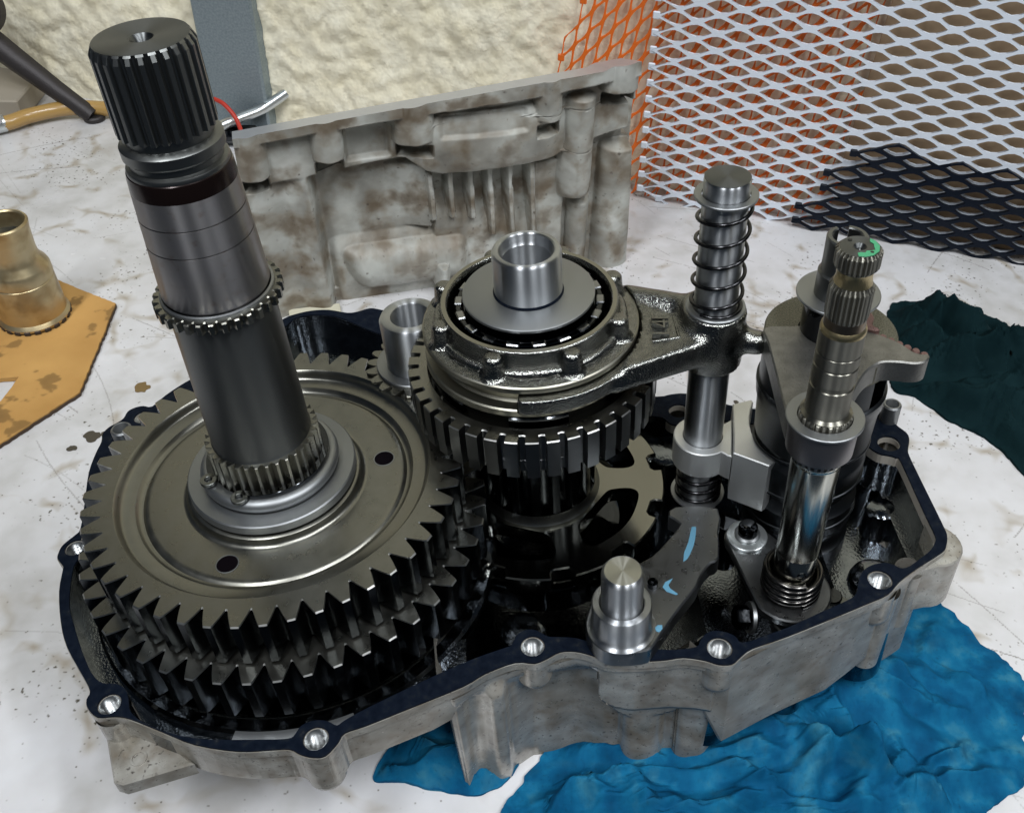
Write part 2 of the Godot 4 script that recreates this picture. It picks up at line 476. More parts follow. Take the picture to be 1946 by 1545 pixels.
# painted bench top, 840 by 550 mm: worn white paint, grit, scratches, dried oil smears
func bench_picture() -> ImageTexture:
	var w := 1720
	var h := 1126
	var big := layer(w, h, 21, 0.004, 5)
	var mid := layer(w, h, 22, 0.022, 4)
	var grit := layer(w, h, 23, 0.16, 3)
	var smear := layer(w, h, 24, 0.009, 3, FastNoiseLite.FRACTAL_RIDGED)
	var dirt := layer(w, h, 25, 0.006, 3)
	var line := PackedByteArray()
	line.resize(w * h)
	var rng := RandomNumberGenerator.new()
	rng.seed = 77
	for i in 230:
		var p := Vector2(rng.randf() * w, rng.randf() * h)
		var a := rng.randf() * TAU if rng.randf() < 0.4 else rng.randfn(0.5, 0.35)
		var L := rng.randf_range(15, 150)
		var k := rng.randi_range(25, 150)
		var bend := rng.randf_range(-0.004, 0.004)
		for s in int(L):
			p += Vector2.from_angle(a + bend * s)
			var x := int(p.x)
			var y := int(p.y)
			if x > 0 and y > 0 and x < w and y < h and grit[y * w + x] > 70: line[y * w + x] = maxi(line[y * w + x], k)
	var d := PackedByteArray()
	d.resize(w * h * 3)
	var base := ramp([[0.0, Color(0.42, 0.40, 0.38)], [0.3, Color(0.51, 0.50, 0.49)], [0.5, Color(0.585, 0.575, 0.575)], [0.8, Color(0.64, 0.635, 0.645)], [1.0, Color(0.70, 0.69, 0.70)]])
	for i in base.size(): base[i] = base[i].linear_to_srgb()
	for i in w * h:
		var v := clampi(int(big[i] * 0.72 + mid[i] * 0.42 - 16), 0, 255)
		var c := base[v]
		# brownish smears
		if smear[i] > 185:
			var t := minf((smear[i] - 185) / 60.0, 1.0) * clampf((dirt[i] - 80) / 60.0, 0, 1) * 0.6
			c = c.lerp(Color(0.55, 0.5, 0.42), t)
		# grit gathers in dirty patches
		var g := 36 + clampi((dirt[i] - 115) / 3, 0, 30)
		if grit[i] < g: c = c.lerp(Color(0.22, 0.2, 0.16), minf((g - grit[i]) / 22.0, 0.85))
		if line[i] > 0: c = c.lerp(Color(0.38, 0.36, 0.34), line[i] / 255.0)
		d[i * 3] = int(c.r * 255)
		d[i * 3 + 1] = int(c.g * 255)
		d[i * 3 + 2] = int(c.b * 255)
	return ImageTexture.create_from_image(Image.create_from_data(w, h, false, Image.FORMAT_RGB8, d))

func weave() -> ImageTexture:
	var n := 512
	var g := field(n, 91, 0.03, 3)
	var d := PackedByteArray()
	d.resize(n * n)
	for y in n:
		for x in n:
			var o := ((x / 4) + (y / 4)) % 2
			var u := (x % 4) / 3.0 if o else (y % 4) / 3.0
			d[y * n + x] = int(clampf(90 + 70 * sin(u * PI) + (g[y * n + x] - 128) * 0.5, 0, 255))
	return ImageTexture.create_from_image(Image.create_from_data(n, n, false, Image.FORMAT_L8, d))

func turned(m: StandardMaterial3D, k: float) -> StandardMaterial3D:
	m.anisotropy_enabled = true
	m.anisotropy = -k
	return m

func make_materials():
	var fine := field(512, 3, 0.06, 4)
	var coarse := field(512, 5, 0.012, 5)
	var blot := field(512, 9, 0.02, 5)
	var speck := field(512, 12, 0.09, 3)
	var cell := field(512, 17, 0.05, 2, FastNoiseLite.TYPE_CELLULAR)
	var t_grain := grey(512, fine, 0, 1)
	var t_lump := grey(512, coarse, 0, 1)
	var w := Color.WHITE
	var rough_mid := grey(512, coarse, 0.27, 0.36, 0.2, 0.8)
	var rough_low := grey(512, blot, 0.10, 0.30, 0.2, 0.8)
	var rough_oil := grey(512, blot, 0.12, 0.42, 0.3, 0.7)
	# machined and ground steel
	var steel_t := picture(512, coarse, [[0.0, Color(0.215, 0.21, 0.182)], [1.0, Color(0.25, 0.245, 0.215)]], speck, [[0.0, Color(0.1, 0.09, 0.07, 0.5)], [0.13, Color(0.1, 0.09, 0.07, 0.0)], [1.0, Color(0.1, 0.1, 0.1, 0.0)]])
	var m := mat(w, 1.0, 1.0)
	m.albedo_texture = steel_t
	m.roughness_texture = rough_mid
	M.gear = tri(bump(m, t_grain, 0.001), 45)
	m = mat(lin(0.034, 0.038, 0.042), 1.0, 0.24)  # near-black copy of the gear steel: dark reflections put into its colour
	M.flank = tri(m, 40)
	M.chamfer = tri(mat(lin(0.42, 0.42, 0.40), 1.0, 0.32), 30)  # brighter steel: glints along the tooth edges put into the colour
	M.ring_teeth = tri(mat(lin(0.16, 0.165, 0.165), 1.0, 0.3), 30)
	m = mat(lin(0.17, 0.175, 0.165), 1.0, 1.0)
	m.roughness_texture = rough_mid
	M.gear_dark = tri(m, 40)
	M.spider = tri(mat(lin(0.24, 0.235, 0.205), 1.0, 0.14), 40)
	m = mat(lin(0.44, 0.455, 0.47), 1.0, 0.3)
	m.roughness = 0.36
	M.polished = turned(tri(m, 30), 0.96)
	m = mat(lin(0.3, 0.31, 0.315), 1.0, 0.3)
	m.roughness = 0.46
	M.ground = turned(tri(m, 30), 0.4)
	m = mat(lin(0.26, 0.265, 0.27), 1.0, 1.0)
	m.roughness_texture = rough_low
	M.shaft = tri(m, 40)
	m = mat(lin(0.125, 0.13, 0.13), 1.0, 1.0)
	m.roughness = 0.4
	M.satin = turned(tri(m, 25), 0.7)
	m = mat(lin(0.055, 0.058, 0.062), 1.0, 0.28)
	m.roughness_texture = rough_oil
	M.black_steel = tri(m, 30)
	m = mat(lin(0.03, 0.012, 0.01), 0.6, 0.22)
	M.seal_band = m
	m.albedo_color = lin(0.016, 0.009, 0.008)
	m = mat(w, 0.9, 0.35)
	m.albedo_texture = picture(512, blot, [[0.0, Color(0.24, 0.235, 0.24)], [0.7, Color(0.25, 0.24, 0.24)], [0.9, Color(0.2, 0.17, 0.16)], [1.0, Color(0.12, 0.09, 0.08)]])
	m.roughness = 0.35
	M.journal = turned(tri(m, 70), 0.96)
	# cast steel of the fork and bearing housing
	m = mat(w, 1.0, 0.38)
	m.albedo_texture = picture(512, coarse, [[0.0, Color(0.17, 0.172, 0.16)], [1.0, Color(0.29, 0.29, 0.27)]])
	m.roughness_texture = grey(512, coarse, 0.44, 0.58)
	M.cast = tri(bump(m, t_grain, 0.02), 22)
	m = mat(lin(0.28, 0.27, 0.225), 1.0, 0.36)
	M.cast_edge = tri(bump(m, t_grain, 0.003), 20)
	# oily aluminium inside the case, with bluish shade put into its colour
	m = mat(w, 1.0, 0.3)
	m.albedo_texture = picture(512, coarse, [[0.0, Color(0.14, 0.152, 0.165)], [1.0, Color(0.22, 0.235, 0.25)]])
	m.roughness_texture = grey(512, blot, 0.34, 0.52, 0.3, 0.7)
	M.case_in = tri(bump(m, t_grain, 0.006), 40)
	# weathered aluminium casting
	var alu_t := picture(512, coarse, [[0.0, Color(0.17, 0.155, 0.125)], [0.5, Color(0.31, 0.295, 0.26)], [1.0, Color(0.45, 0.44, 0.40)]], blot, [[0.0, Color(0.12, 0.085, 0.055, 0.9)], [0.2, Color(0.17, 0.13, 0.09, 0.55)], [0.6, Color(0.2, 0.17, 0.13, 0.0)], [1.0, Color(0.4, 0.38, 0.3, 0.0)]], speck, [[0.0, Color(0.03, 0.025, 0.02, 1)], [0.17, Color(0.04, 0.03, 0.025, 0.6)], [0.22, Color(0.1, 0.1, 0.1, 0)], [1.0, Color(0.1, 0.1, 0.1, 0)]])
	m = mat(w, 0.25, 0.5)
	m.albedo_texture = alu_t
	m.roughness_texture = grey(512, blot, 0.38, 0.62)
	M.case_out = tri(bump(m, t_grain, 0.005), 110)
	m = mat(w, 0.1, 0.55)
	m.albedo_texture = picture(512, coarse, [[0.0, Color(0.13, 0.12, 0.10)], [0.45, Color(0.33, 0.325, 0.29)], [0.7, Color(0.5, 0.51, 0.47)], [1.0, Color(0.6, 0.6, 0.56)]], blot, [[0.0, Color(0.09, 0.06, 0.03, 1.0)], [0.3, Color(0.13, 0.09, 0.05, 0.8)], [0.46, Color(0.2, 0.15, 0.09, 0.4)], [0.6, Color(0.22, 0.18, 0.13, 0.0)], [1.0, Color(0.4, 0.38, 0.3, 0.0)]], speck, [[0.0, Color(0.05, 0.03, 0.02, 1)], [0.12, Color(0.06, 0.04, 0.03, 0.6)], [0.17, Color(0.1, 0.1, 0.1, 0)], [1.0, Color(0.1, 0.1, 0.1, 0)]])
	M.cover = tri(bump(m, t_grain, 0.004), 230)
	M.cover_face = tri(mat(lin(0.55, 0.57, 0.62), 0.7, 0.35), 40)
	m = mat(lin(0.62, 0.63, 0.62), 0.9, 0.5)
	M.alu = tri(bump(m, t_grain, 0.003), 18)
	m.albedo_color = lin(0.72, 0.73, 0.72)
	M.alu_edge = tri(bump(mat(lin(0.5, 0.46, 0.4), 0.3, 0.5), t_grain, 0.004), 18)
	m = mat(lin(0.004, 0.006, 0.011), 0.0, 0.6)
	m.metallic_specular = 0.12
	m.albedo_color = w
	m.albedo_texture = picture(512, blot, [[0.0, Color(0.003, 0.005, 0.010)], [0.6, Color(0.006, 0.009, 0.016)], [0.85, Color(0.010, 0.013, 0.018)], [1.0, Color(0.03, 0.03, 0.032)]])
	m.roughness_texture = grey(512, fine, 0.45, 0.7)
	M.gasket = tri(bump(m, t_grain, 0.004), 45)
	M.wire = mat(lin(0.03, 0.03, 0.033), 0.8, 0.3)
	M.spring = mat(lin(0.05, 0.05, 0.052), 1.0, 0.22)
	M.thread = tri(mat(lin(0.42, 0.43, 0.43), 1.0, 0.3), 20)
	M.zinc = tri(bump(mat(lin(0.6, 0.63, 0.63), 0.9, 0.3), t_grain, 0.003), 20)
	m = mat(lin(0.2, 0.205, 0.208), 1.0, 1.0)
	m.roughness_texture = rough_mid
	M.plate = tri(bump(m, t_grain, 0.0012), 30)
	m = mat(w, 0.9, 0.4)
	m.albedo_texture = picture(512, coarse, [[0.0, Color(0.17, 0.168, 0.155)], [1.0, Color(0.26, 0.255, 0.24)]], speck, [[0.0, Color(0.05, 0.045, 0.035, 0.7)], [0.18, Color(0.06, 0.05, 0.04, 0.3)], [0.28, Color(0.1, 0.1, 0.1, 0)], [1.0, Color(0.1, 0.1, 0.1, 0)]])
	M.fan = tri(bump(m, t_grain, 0.005), 40)
	M.rusty = tri(bump(mat(lin(0.16, 0.09, 0.075), 0.4, 0.6), t_grain, 0.02), 14)
	M.plated = tri(mat(lin(0.46, 0.46, 0.41), 1.0, 0.17), 30)
	m = mat(lin(0.25, 0.24, 0.205), 1.0, 0.24)
	m.roughness_texture = rough_low
	m.roughness = 0.38
	m.roughness_texture = null
	M.selector = turned(tri(m, 30), 0.92)
	M.gold = tri(bump(mat(lin(0.55, 0.45, 0.25), 1.0, 0.35), t_grain, 0.006), 14)
	M.green_paint = mat(lin(0.05, 0.3, 0.14), 0.0, 0.5)
	M.blue_paint = tri(bump(mat(lin(0.10, 0.27, 0.39), 0.0, 0.6), t_grain, 0.01), 8)
	# bench, wall, sheets, cloth
	m = mat(w, 0.0, 0.5)
	m.albedo_texture = bench_picture()
	m.roughness_texture = grey(512, blot, 0.36, 0.58)
	m.uv1_scale = Vector3(1, 1, 1)
	M.bench = m
	M.bench_side = mat(lin(0.3, 0.29, 0.27), 0.0, 0.7)
	m = mat(w, 0.0, 0.85)
	m.albedo_texture = picture(512, coarse, [[0.0, Color(0.77, 0.70, 0.50)], [0.5, Color(0.83, 0.77, 0.59)], [1.0, Color(0.86, 0.82, 0.67)]], blot, [[0.0, Color(0.55, 0.45, 0.27, 0.6)], [0.2, Color(0.55, 0.47, 0.3, 0.0)], [1.0, Color(0.5, 0.4, 0.3, 0)]])
	M.foam = tri(bump(m, t_grain, 0.06), 160)
	m = mat(w, 0.55, 0.45)
	m.albedo_texture = picture(512, speck, [[0.0, Color(0.19, 0.235, 0.26)], [1.0, Color(0.33, 0.385, 0.41)]])
	M.post = tri(m, 90)
	M.white_sheet = mat(lin(0.68, 0.73, 0.80), 0.0, 0.42)
	M.orange_sheet = mat(lin(0.74, 0.145, 0.013), 0.0, 0.45)
	M.black_sheet = mat(lin(0.006, 0.009, 0.016), 0.0, 0.35)
	M.black_sheet.metallic_specular = 0.25
	m = mat(w, 0.0, 0.85)
	m.albedo_texture = picture(512, coarse, [[0.0, Color(0.38, 0.265, 0.16)], [1.0, Color(0.48, 0.345, 0.22)]])
	M.brown_board = tri(m, 90)
	m = mat(w, 0.0, 0.8)
	m.albedo_texture = picture(512, coarse, [[0.0, Color(0.40, 0.21, 0.055)], [1.0, Color(0.56, 0.32, 0.10)]], blot, [[0.0, Color(0.14, 0.075, 0.02, 0.8)], [0.30, Color(0.2, 0.11, 0.03, 0.75)], [0.34, Color(0.3, 0.16, 0.05, 0)], [1.0, Color(0.3, 0.2, 0.1, 0)]])
	M.card = tri(bump(m, t_grain, 0.01), 330)
	M.card_edge = tri(bump(mat(lin(0.07, 0.045, 0.03), 0.0, 0.9), t_grain, 0.03), 15)
	m = mat(w, 0.0, 0.8)
	m.albedo_texture = picture(512, coarse, [[0.0, Color(0.001, 0.04, 0.10)], [0.4, Color(0.002, 0.075, 0.17)], [0.65, Color(0.006, 0.12, 0.235)], [1.0, Color(0.05, 0.20, 0.27)]], speck, [[0.0, Color(0.005, 0.03, 0.04, 0.5)], [0.3, Color(0.005, 0.03, 0.04, 0)], [1.0, Color(0, 0, 0, 0)]])
	m.metallic_specular = 0.2
	M.blue_rag = tri(bump(m, weave(), 0.008), 110)
	m = mat(w, 0.0, 0.85)
	m.albedo_texture = picture(512, coarse, [[0.0, Color(0.002, 0.009, 0.011)], [1.0, Color(0.007, 0.022, 0.025)]], blot, [[0.0, Color(0.04, 0.06, 0.065, 0.3)], [0.2, Color(0.02, 0.04, 0.045, 0)], [1.0, Color(0.1, 0.1, 0.1, 0)]])
	m.metallic_specular = 0.15
	M.teal_rag = tri(bump(m, weave(), 0.008), 110)
	m = mat(w, 0.85, 0.36)
	m.albedo_texture = picture(512, blot, [[0.0, Color(0.50, 0.44, 0.30)], [0.45, Color(0.52, 0.43, 0.26)], [0.7, Color(0.36, 0.27, 0.14)], [1.0, Color(0.26, 0.18, 0.085)]], coarse, [[0.0, Color(0.1, 0.07, 0.04, 0.5)], [0.4, Color(0.1, 0.07, 0.04, 0)], [1.0, Color(0.5, 0.5, 0.4, 0)]])
	M.bronze = tri(bump(m, t_grain, 0.008), 190)
	m = mat(lin(0.40, 0.24, 0.07), 0.0, 0.2)
	m.clearcoat_enabled = true
	m.clearcoat = 0.6
	M.hose = m
	M.dark_iron = tri(bump(mat(lin(0.045, 0.04, 0.04), 0.5, 0.5), t_grain, 0.02), 30)
	M.red = mat(lin(0.45, 0.03, 0.015), 0.0, 0.5)
	M.stain = mat(lin(0.17, 0.11, 0.04), 0.0, 0.5)
	M.tan_box = tri(mat(lin(0.33, 0.29, 0.23), 0.0, 0.8), 40)

	M.shaft_dark = tri(mat(lin(0.17, 0.175, 0.17), 1.0, 0.38), 30)
	M.hole_shade = mat(lin(0.003, 0.002, 0.003), 0.0, 0.6)  # black for the shade inside the web holes
	M.hole_shade.metallic_specular = 0.1
	m = mat(lin(0.42, 0.42, 0.38), 1.0, 0.32)
	M.turned = turned(m, 0.9)
	m = mat(w, 0.8, 0.5)
	m.albedo_texture = picture(512, fine, [[0.0, Color(0.05, 0.05, 0.035)], [1.0, Color(0.22, 0.21, 0.16)]])
	M.cast_rough = tri(bump(m, t_grain, 0.02), 20)
	M.rust_steel = tri(mat(lin(0.24, 0.19, 0.14), 1.0, 0.35), 20)
	M.sleeve = tri(mat(lin(0.3, 0.285, 0.29), 1.0, 0.42), 20)
	M.drum = tri(mat(lin(0.05, 0.054, 0.058), 1.0, 0.34), 40)
	M.spring_bright = mat(lin(0.09, 0.085, 0.08), 1.0, 0.2)
	M.oil = mat(lin(0.01, 0.014, 0.016), 0.0, 0.05)
	M.dark_stain = mat(lin(0.06, 0.05, 0.035), 0.0, 0.55)
	M.pale = tri(mat(lin(0.55, 0.52, 0.4), 0.0, 0.8), 40)

# ------------------------------------------------------------------ build
func _ready():
	set_view()
	make_materials()
	build_setting()
	build_case()
	build_output_shaft()
	build_gears()
	build_main_shaft()
	build_fork()
	build_rail()
	build_hook_plate()
	build_drum()
	build_selector()
	build_reverse()
	build_background()
	build_sheets()
	build_rags()

func set_view():
	var cam := Camera3D.new()
	cam.name = "camera"
	cam.transform = Transform3D(Basis(Vector3(0.9998, 0.014885, -0.013356), Vector3(-0.019999, 0.744156, -0.667706), Vector3(0, 0.66784, 0.744305)).orthonormalized(), Vector3(0, 331.974, 258.263) * MM)
	cam.fov = 44.08
	cam.near = 0.02
	cam.far = 20.0
	var at := CameraAttributesPhysical.new()
	add_child(cam)
	cam.current = true
	var we := WorldEnvironment.new()
	we.name = "environment"
	var e := Environment.new()
	e.background_mode = Environment.BG_COLOR
	e.background_color = lin(0.02, 0.028, 0.04)
	e.tonemap_mode = Environment.TONE_MAPPER_LINEAR
	e.tonemap_exposure = 1.0
	e.sdfgi_enabled = true
	e.ssao_enabled = true
	e.ssil_enabled = true
	we.environment = e
	add_child(we)
	lamp(Vector3(-0.62, 1.75, 0.95), Vector2(0.12, 1.2), 2.6, -12.0)
	lamp(Vector3(0.38, 1.8, 1.0), Vector2(0.12, 1.2), 2.2, 0.0)
	lamp(Vector3(1.15, 1.7, 0.75), Vector2(0.12, 1.2), 2.0, 20.0)

func lamp(at: Vector3, size: Vector2, energy: float, yaw: float):
	var o := Node3D.new()
	o.name = numbered("ceiling_lamp")
	add_child(o)
	o.position = at
	o.rotation_degrees = Vector3(0, yaw, 0)
	tag(o, "white strip lamp hanging over the bench front, %s of three" % ("leftmost" if at.x < 0 else ("middle" if at.x < 1 else "rightmost")), "lamp")
	var s := Sh.new()
	s.box(Vector3(-size.x * 500, 6, -size.y * 500), Vector3(size.x * 500, 60, size.y * 500), 4)
	part("housing", s, mat(lin(0.7, 0.7, 0.7), 0.0, 0.5), o)
	var g := mat(Color.WHITE, 0.0, 0.5)
	g.emission_enabled = true
	g.emission = Color(0.96, 0.98, 1.0)
	g.emission_energy_multiplier = 1.5
	s = Sh.new()
	s.box(Vector3(-size.x * 490, 0, -size.y * 480), Vector3(size.x * 490, 5.5, size.y * 480), 1)
	part("tube_glow", s, g, o)
	var a := AreaLight3D.new()
	a.name = "light"
	a.area_size = size
	a.light_energy = energy
	a.light_color = Color(0.97, 0.985, 1.0)
	a.shadow_enabled = true
	a.position = Vector3(0, -0.004, 0)
	a.rotation_degrees = Vector3(-90, 0, 0)
	o.add_child(a)

func build_setting():
	var s := Sh.new()
	s.box(Vector3(-800, -30, -900), Vector3(700, -0.3, 128), 0.5)
	var o := Node3D.new()
	o.name = "bench_top"
	add_child(o)
	part("board", s, M.bench_side, o)
	s = Sh.new()
	var up := Vector3.UP
	s.quad(Vector3(-800, 0, -900), Vector3(700, 0, -900), Vector3(700, 0, 128), Vector3(-800, 0, 128), up, up, up, up, Vector2(-380, -480) / 840.0, Vector2(1120, -480) / 840.0, Vector2(1120, 548) / 840.0, Vector2(-380, 548) / 840.0)
	for i in s.U.size(): s.U[i].y *= 840.0 / 550.0
	part("painted_surface", s, M.bench, o)
	o.set_meta("kind", "structure")
	tag(o, "white painted bench top stained with oil and scratches", "bench")
	# sprayed foam wall
	var n := FastNoiseLite.new()
	n.seed = 31; n.frequency = 0.033; n.fractal_octaves = 4
	var n2 := FastNoiseLite.new()
	n2.seed = 32; n2.frequency = 0.008
	var rows := []
	var t := Vector3(0.96427, 0, 0.26491)
	var nn := Vector3(-0.26491, 0, 0.96427)
	for i in 180:
		var r := PackedVector3Array()
		for j in 340:
			var u := -300.0 + (j * 2.6 if j < 250 else 650 + (j - 250) * 6.0)
			var v := -8.0 + (i * 2.2 if i < 110 else 242 + (i - 110) * 12.0)
			r.append(Vector3(-323.3, 0, -437.1) + t * u + Vector3.UP * v + nn * (absf(n.get_noise_2d(u, v)) * 4.5 + n2.get_noise_2d(u, v) * 5 - 8))
		rows.append(r)
	s = Sh.new()
	s.grid(rows, false, nn)
	# a back, so that the wall has thickness
	var a := Vector3(-323.3, -8, -437.1) + t * -300 - nn * 60
	s.flat(a, a + t * 1184, a + t * 1184 + Vector3.UP * 1070, a + Vector3.UP * 1070, -nn)
	s.flat(a + Vector3.UP * 1070, a + t * 1184 + Vector3.UP * 1070, a + t * 1184 + Vector3.UP * 1070 + nn * 52, a + Vector3.UP * 1070 + nn * 52, Vector3.UP)
	single("foam_wall", s, M.foam, "cream sprayed foam wall with a lumpy surface behind the bench", "wall", Vector3.ZERO, "", false)
	# steel stud against the foam
	var xf := Transform3D(Basis(t, Vector3.UP, nn), Vector3.ZERO)
	var p := Vector3(-216.7, 0, -407.8) - nn * 12
	s = Sh.new()
	s.box(Vector3(0, 1, -20), Vector3(45, 1100, 14), 1.5, Transform3D(xf.basis, p))
	s.box(Vector3(-3, 1, -20), Vector3(0.5, 1100, 4), 0.5, Transform3D(xf.basis, p))
	single("steel_post", s, M.post, "blue grey galvanised steel post standing against the foam wall", "post", Vector3.ZERO, "", false)

# ------------------------------------------------------------------ crankcase
func build_case():
	var o := thing("crankcase_half", "oily aluminium crankcase half holding gears and shafts, dirty outside", "crankcase")
	var out := pts(RIM_OUT, 3)
	var inn := pts(RIM_IN, 3)
	var holes := []
	for h in RIM_HOLES: holes.append(circle(h[2] + 0.35, 20, Vector2(h[0], h[1])))
	var s := Sh.new()
	s.cap(out, -33.6, 1.0, [inn] + holes)
	# lip under the gasket, then the rim wall stepping in slightly
	var out2 := Sh.inset(out, 0.6)
	var out3 := Sh.inset(out, 1.8)
	s.wall(out, -33.6, -36.6)
	s.wall(out, -36.6, -37.0, 1.0, true, out2)
	# the band below is tall round the shallow lobe and a narrow lip over the deep body
	var band := []
	for q in [[out2, 0.0], [out2, 1.0], [out3, 1.2]]:
		var r := PackedVector3Array()
		for v in q[0]:
			var hb := -50.0
			if v.y > 20: hb = lerpf(-50.0, -39.2, sstep(-27.5, -21.5, v.x))
			r.append(Vector3(v.x, lerpf(-37.0, hb, minf(q[1], 1.0)) - (1.0 if q[1] > 1 else 0.0), v.y))
		band.append(r)
	for i in out2.size():
		var j := (i + 1) % out2.size()
		var e := out2[j] - out2[i]
		var nn := Vector3(e.y, 0, -e.x).normalized()
		if Geometry2D.is_point_in_polygon((out2[i] + out2[j]) / 2 + Vector2(nn.x, nn.z) * 0.2, out2): nn = -nn
		for k in 2: s.quad(band[k][i], band[k][j], band[k + 1][j], band[k + 1][i], nn, nn, nn, nn)
	part("rim", s, M.case_out, o)
	s = Sh.new()
	lip(s, inn, true)
	part("machined_lip", s, M.alu_edge, o)
	for h in holes:
		s = Sh.new()
		s.wall(h, -33.6, -36, -1.0)
		part("hole_edge", s, M.alu_edge, o)
	# inside: shallow lobe round the big gears on the left, stepped deep well on the right
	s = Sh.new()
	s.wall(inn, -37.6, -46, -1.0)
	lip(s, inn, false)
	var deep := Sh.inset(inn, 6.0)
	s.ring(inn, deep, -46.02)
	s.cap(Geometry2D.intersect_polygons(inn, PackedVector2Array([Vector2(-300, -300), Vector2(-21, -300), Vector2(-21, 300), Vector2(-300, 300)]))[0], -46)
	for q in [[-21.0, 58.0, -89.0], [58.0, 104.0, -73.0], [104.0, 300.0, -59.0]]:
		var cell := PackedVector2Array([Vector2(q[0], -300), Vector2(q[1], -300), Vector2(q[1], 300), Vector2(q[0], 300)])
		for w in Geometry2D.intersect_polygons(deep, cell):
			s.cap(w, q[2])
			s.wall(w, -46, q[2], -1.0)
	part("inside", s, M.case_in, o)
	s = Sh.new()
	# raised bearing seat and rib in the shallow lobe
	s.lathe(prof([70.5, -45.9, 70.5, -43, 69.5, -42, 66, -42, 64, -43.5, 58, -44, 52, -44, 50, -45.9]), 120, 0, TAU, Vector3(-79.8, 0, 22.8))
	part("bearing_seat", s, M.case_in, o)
	s = Sh.new()
	s.lathe(prof([66, -43.2, 70, -42.2, 72.5, -41.8, 74, -42.2, 74.4, -44.5]), 40, deg_to_rad(70), deg_to_rad(100), Vector3(-79.8, 0, 22.8))
	part("oil_baffle", s, M.ground, o)
	# columns cast along the well's walls
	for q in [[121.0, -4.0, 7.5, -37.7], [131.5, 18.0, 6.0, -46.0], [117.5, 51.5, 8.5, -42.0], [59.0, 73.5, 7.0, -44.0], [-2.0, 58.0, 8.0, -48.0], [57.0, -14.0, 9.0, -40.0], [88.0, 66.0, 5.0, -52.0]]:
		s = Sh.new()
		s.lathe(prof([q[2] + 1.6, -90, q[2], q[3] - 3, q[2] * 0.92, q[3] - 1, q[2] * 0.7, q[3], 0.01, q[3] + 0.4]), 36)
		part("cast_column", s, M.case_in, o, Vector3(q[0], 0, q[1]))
	# threaded inserts
	for k in RIM_HOLES.size():
		var h: Array = RIM_HOLES[k]
		var r: float = h[2]
		if k == 3 or k == 8: continue
		s = Sh.new()
		var pr := [Vector2(r + 0.35, -33.7), Vector2(r, -34.3)]
		for i in 8:
			pr.append(Vector2(r - 0.8, -35.0 - i * 1.35))
			pr.append(Vector2(r, -35.68 - i * 1.35))
		pr.append(Vector2(r - 0.6, -47)); pr.append(Vector2(0.01, -52))
		s.lathe(pr, 28)
		for i in s.N.size(): s.N[i] = -s.N[i]
		part("threaded_insert", fix(s), M.thread, o, Vector3(h[0], 0, h[1]))
	# screw bosses on the outside
	for q in [[-64.5, 101.7, 6.4, -55.0], [0.8, 75.5, 6.2, -50.0], [58.1, 81.3, 6.3, -50.5], [-129.3, 84.8, 6.0, -50.5], [114.4, 60.2, 6.2, -52.0], [-157.5, 20.2, 5.6, -51.0]]:
		s = Sh.new()
		var pr := [Vector2(q[2] - 0.3, -36.5), Vector2(q[2] - 0.3, q[3] + 3.5)]
		fillet(pr, Vector2(q[2] - 3.8, q[3] + 3.5), 3.5, 0, -90, 6)
		pr.append(Vector2(0.01, q[3]))
		s.lathe(pr, 36)
		part("screw_boss", s, M.case_out, o, Vector3(q[0], 0, q[1]))
	# lug with a corner at the lower left
	s = Sh.new()
	var lug := PackedVector2Array([Vector2(-136, 82), Vector2(-127.5, 103.5), Vector2(-124.5, 104.6), Vector2(-104, 99.4), Vector2(-112, 93), Vector2(-124, 87.5)])
	s.prism(lug, -51.5, -45.5, 0.6)
	part("corner_lug", s, M.case_out, o)
	s = Sh.new()
	s.lathe(prof([2.6, -45.5, 2.6, -45.1, 1.9, -45.1, 1.9, -45.45]), 24, 0, TAU, Vector3(-121.5, 0, 96.5))
	part("cast_ring", s, M.case_out, o)
	build_well(o)
	# outer shell of the hidden back
	s = Sh.new()
	var back := Sh.inset(out, 3.5)
	var bp := PackedVector2Array()
	for v in back:
		if v.x > -46 and v.y < 55: bp.append(v)
	s.wall(bp, -48.6, -92, 1.0, false)
	part("rear_shell", s, M.case_out, o)
	# gasket
	s = Sh.new()
	var g_out := Sh.inset(out, 0.25)
	var gh := []
	for h in RIM_HOLES: gh.append(circle(h[2] + 0.6, 24, Vector2(h[0], h[1])))
	s.cap(g_out, -32.9, 1.0, [inn] + gh)
	s.wall(g_out, -32.9, -33.58)
	s.wall(inn, -32.9, -33.58, -1.0)
	for h in gh: s.wall(h, -32.9, -33.58, -1.0)
	single("gasket", s, M.gasket, "black gasket lying along the whole rim of the crankcase", "gasket")
	# dowels
	for q in [[-151.6, -32.5, 4.0, "steel dowel tube standing in the left rim of the crankcase"], [141.5, -13.5, 3.4, "steel dowel tube standing in the rim behind the selector drum"]]:
		s = Sh.new()
		var r: float = q[2]
		s.lathe(prof([r, -40, r, -25.6, r - 0.5, -25, r - 0.9, -25, r - 1.1, -25.3, r - 1.1, -40]), 40)
		single("dowel_tube", s, M.ground, q[3], "dowel", Vector3(q[0], 0, q[1]), "dowel tubes in the crankcase rim")

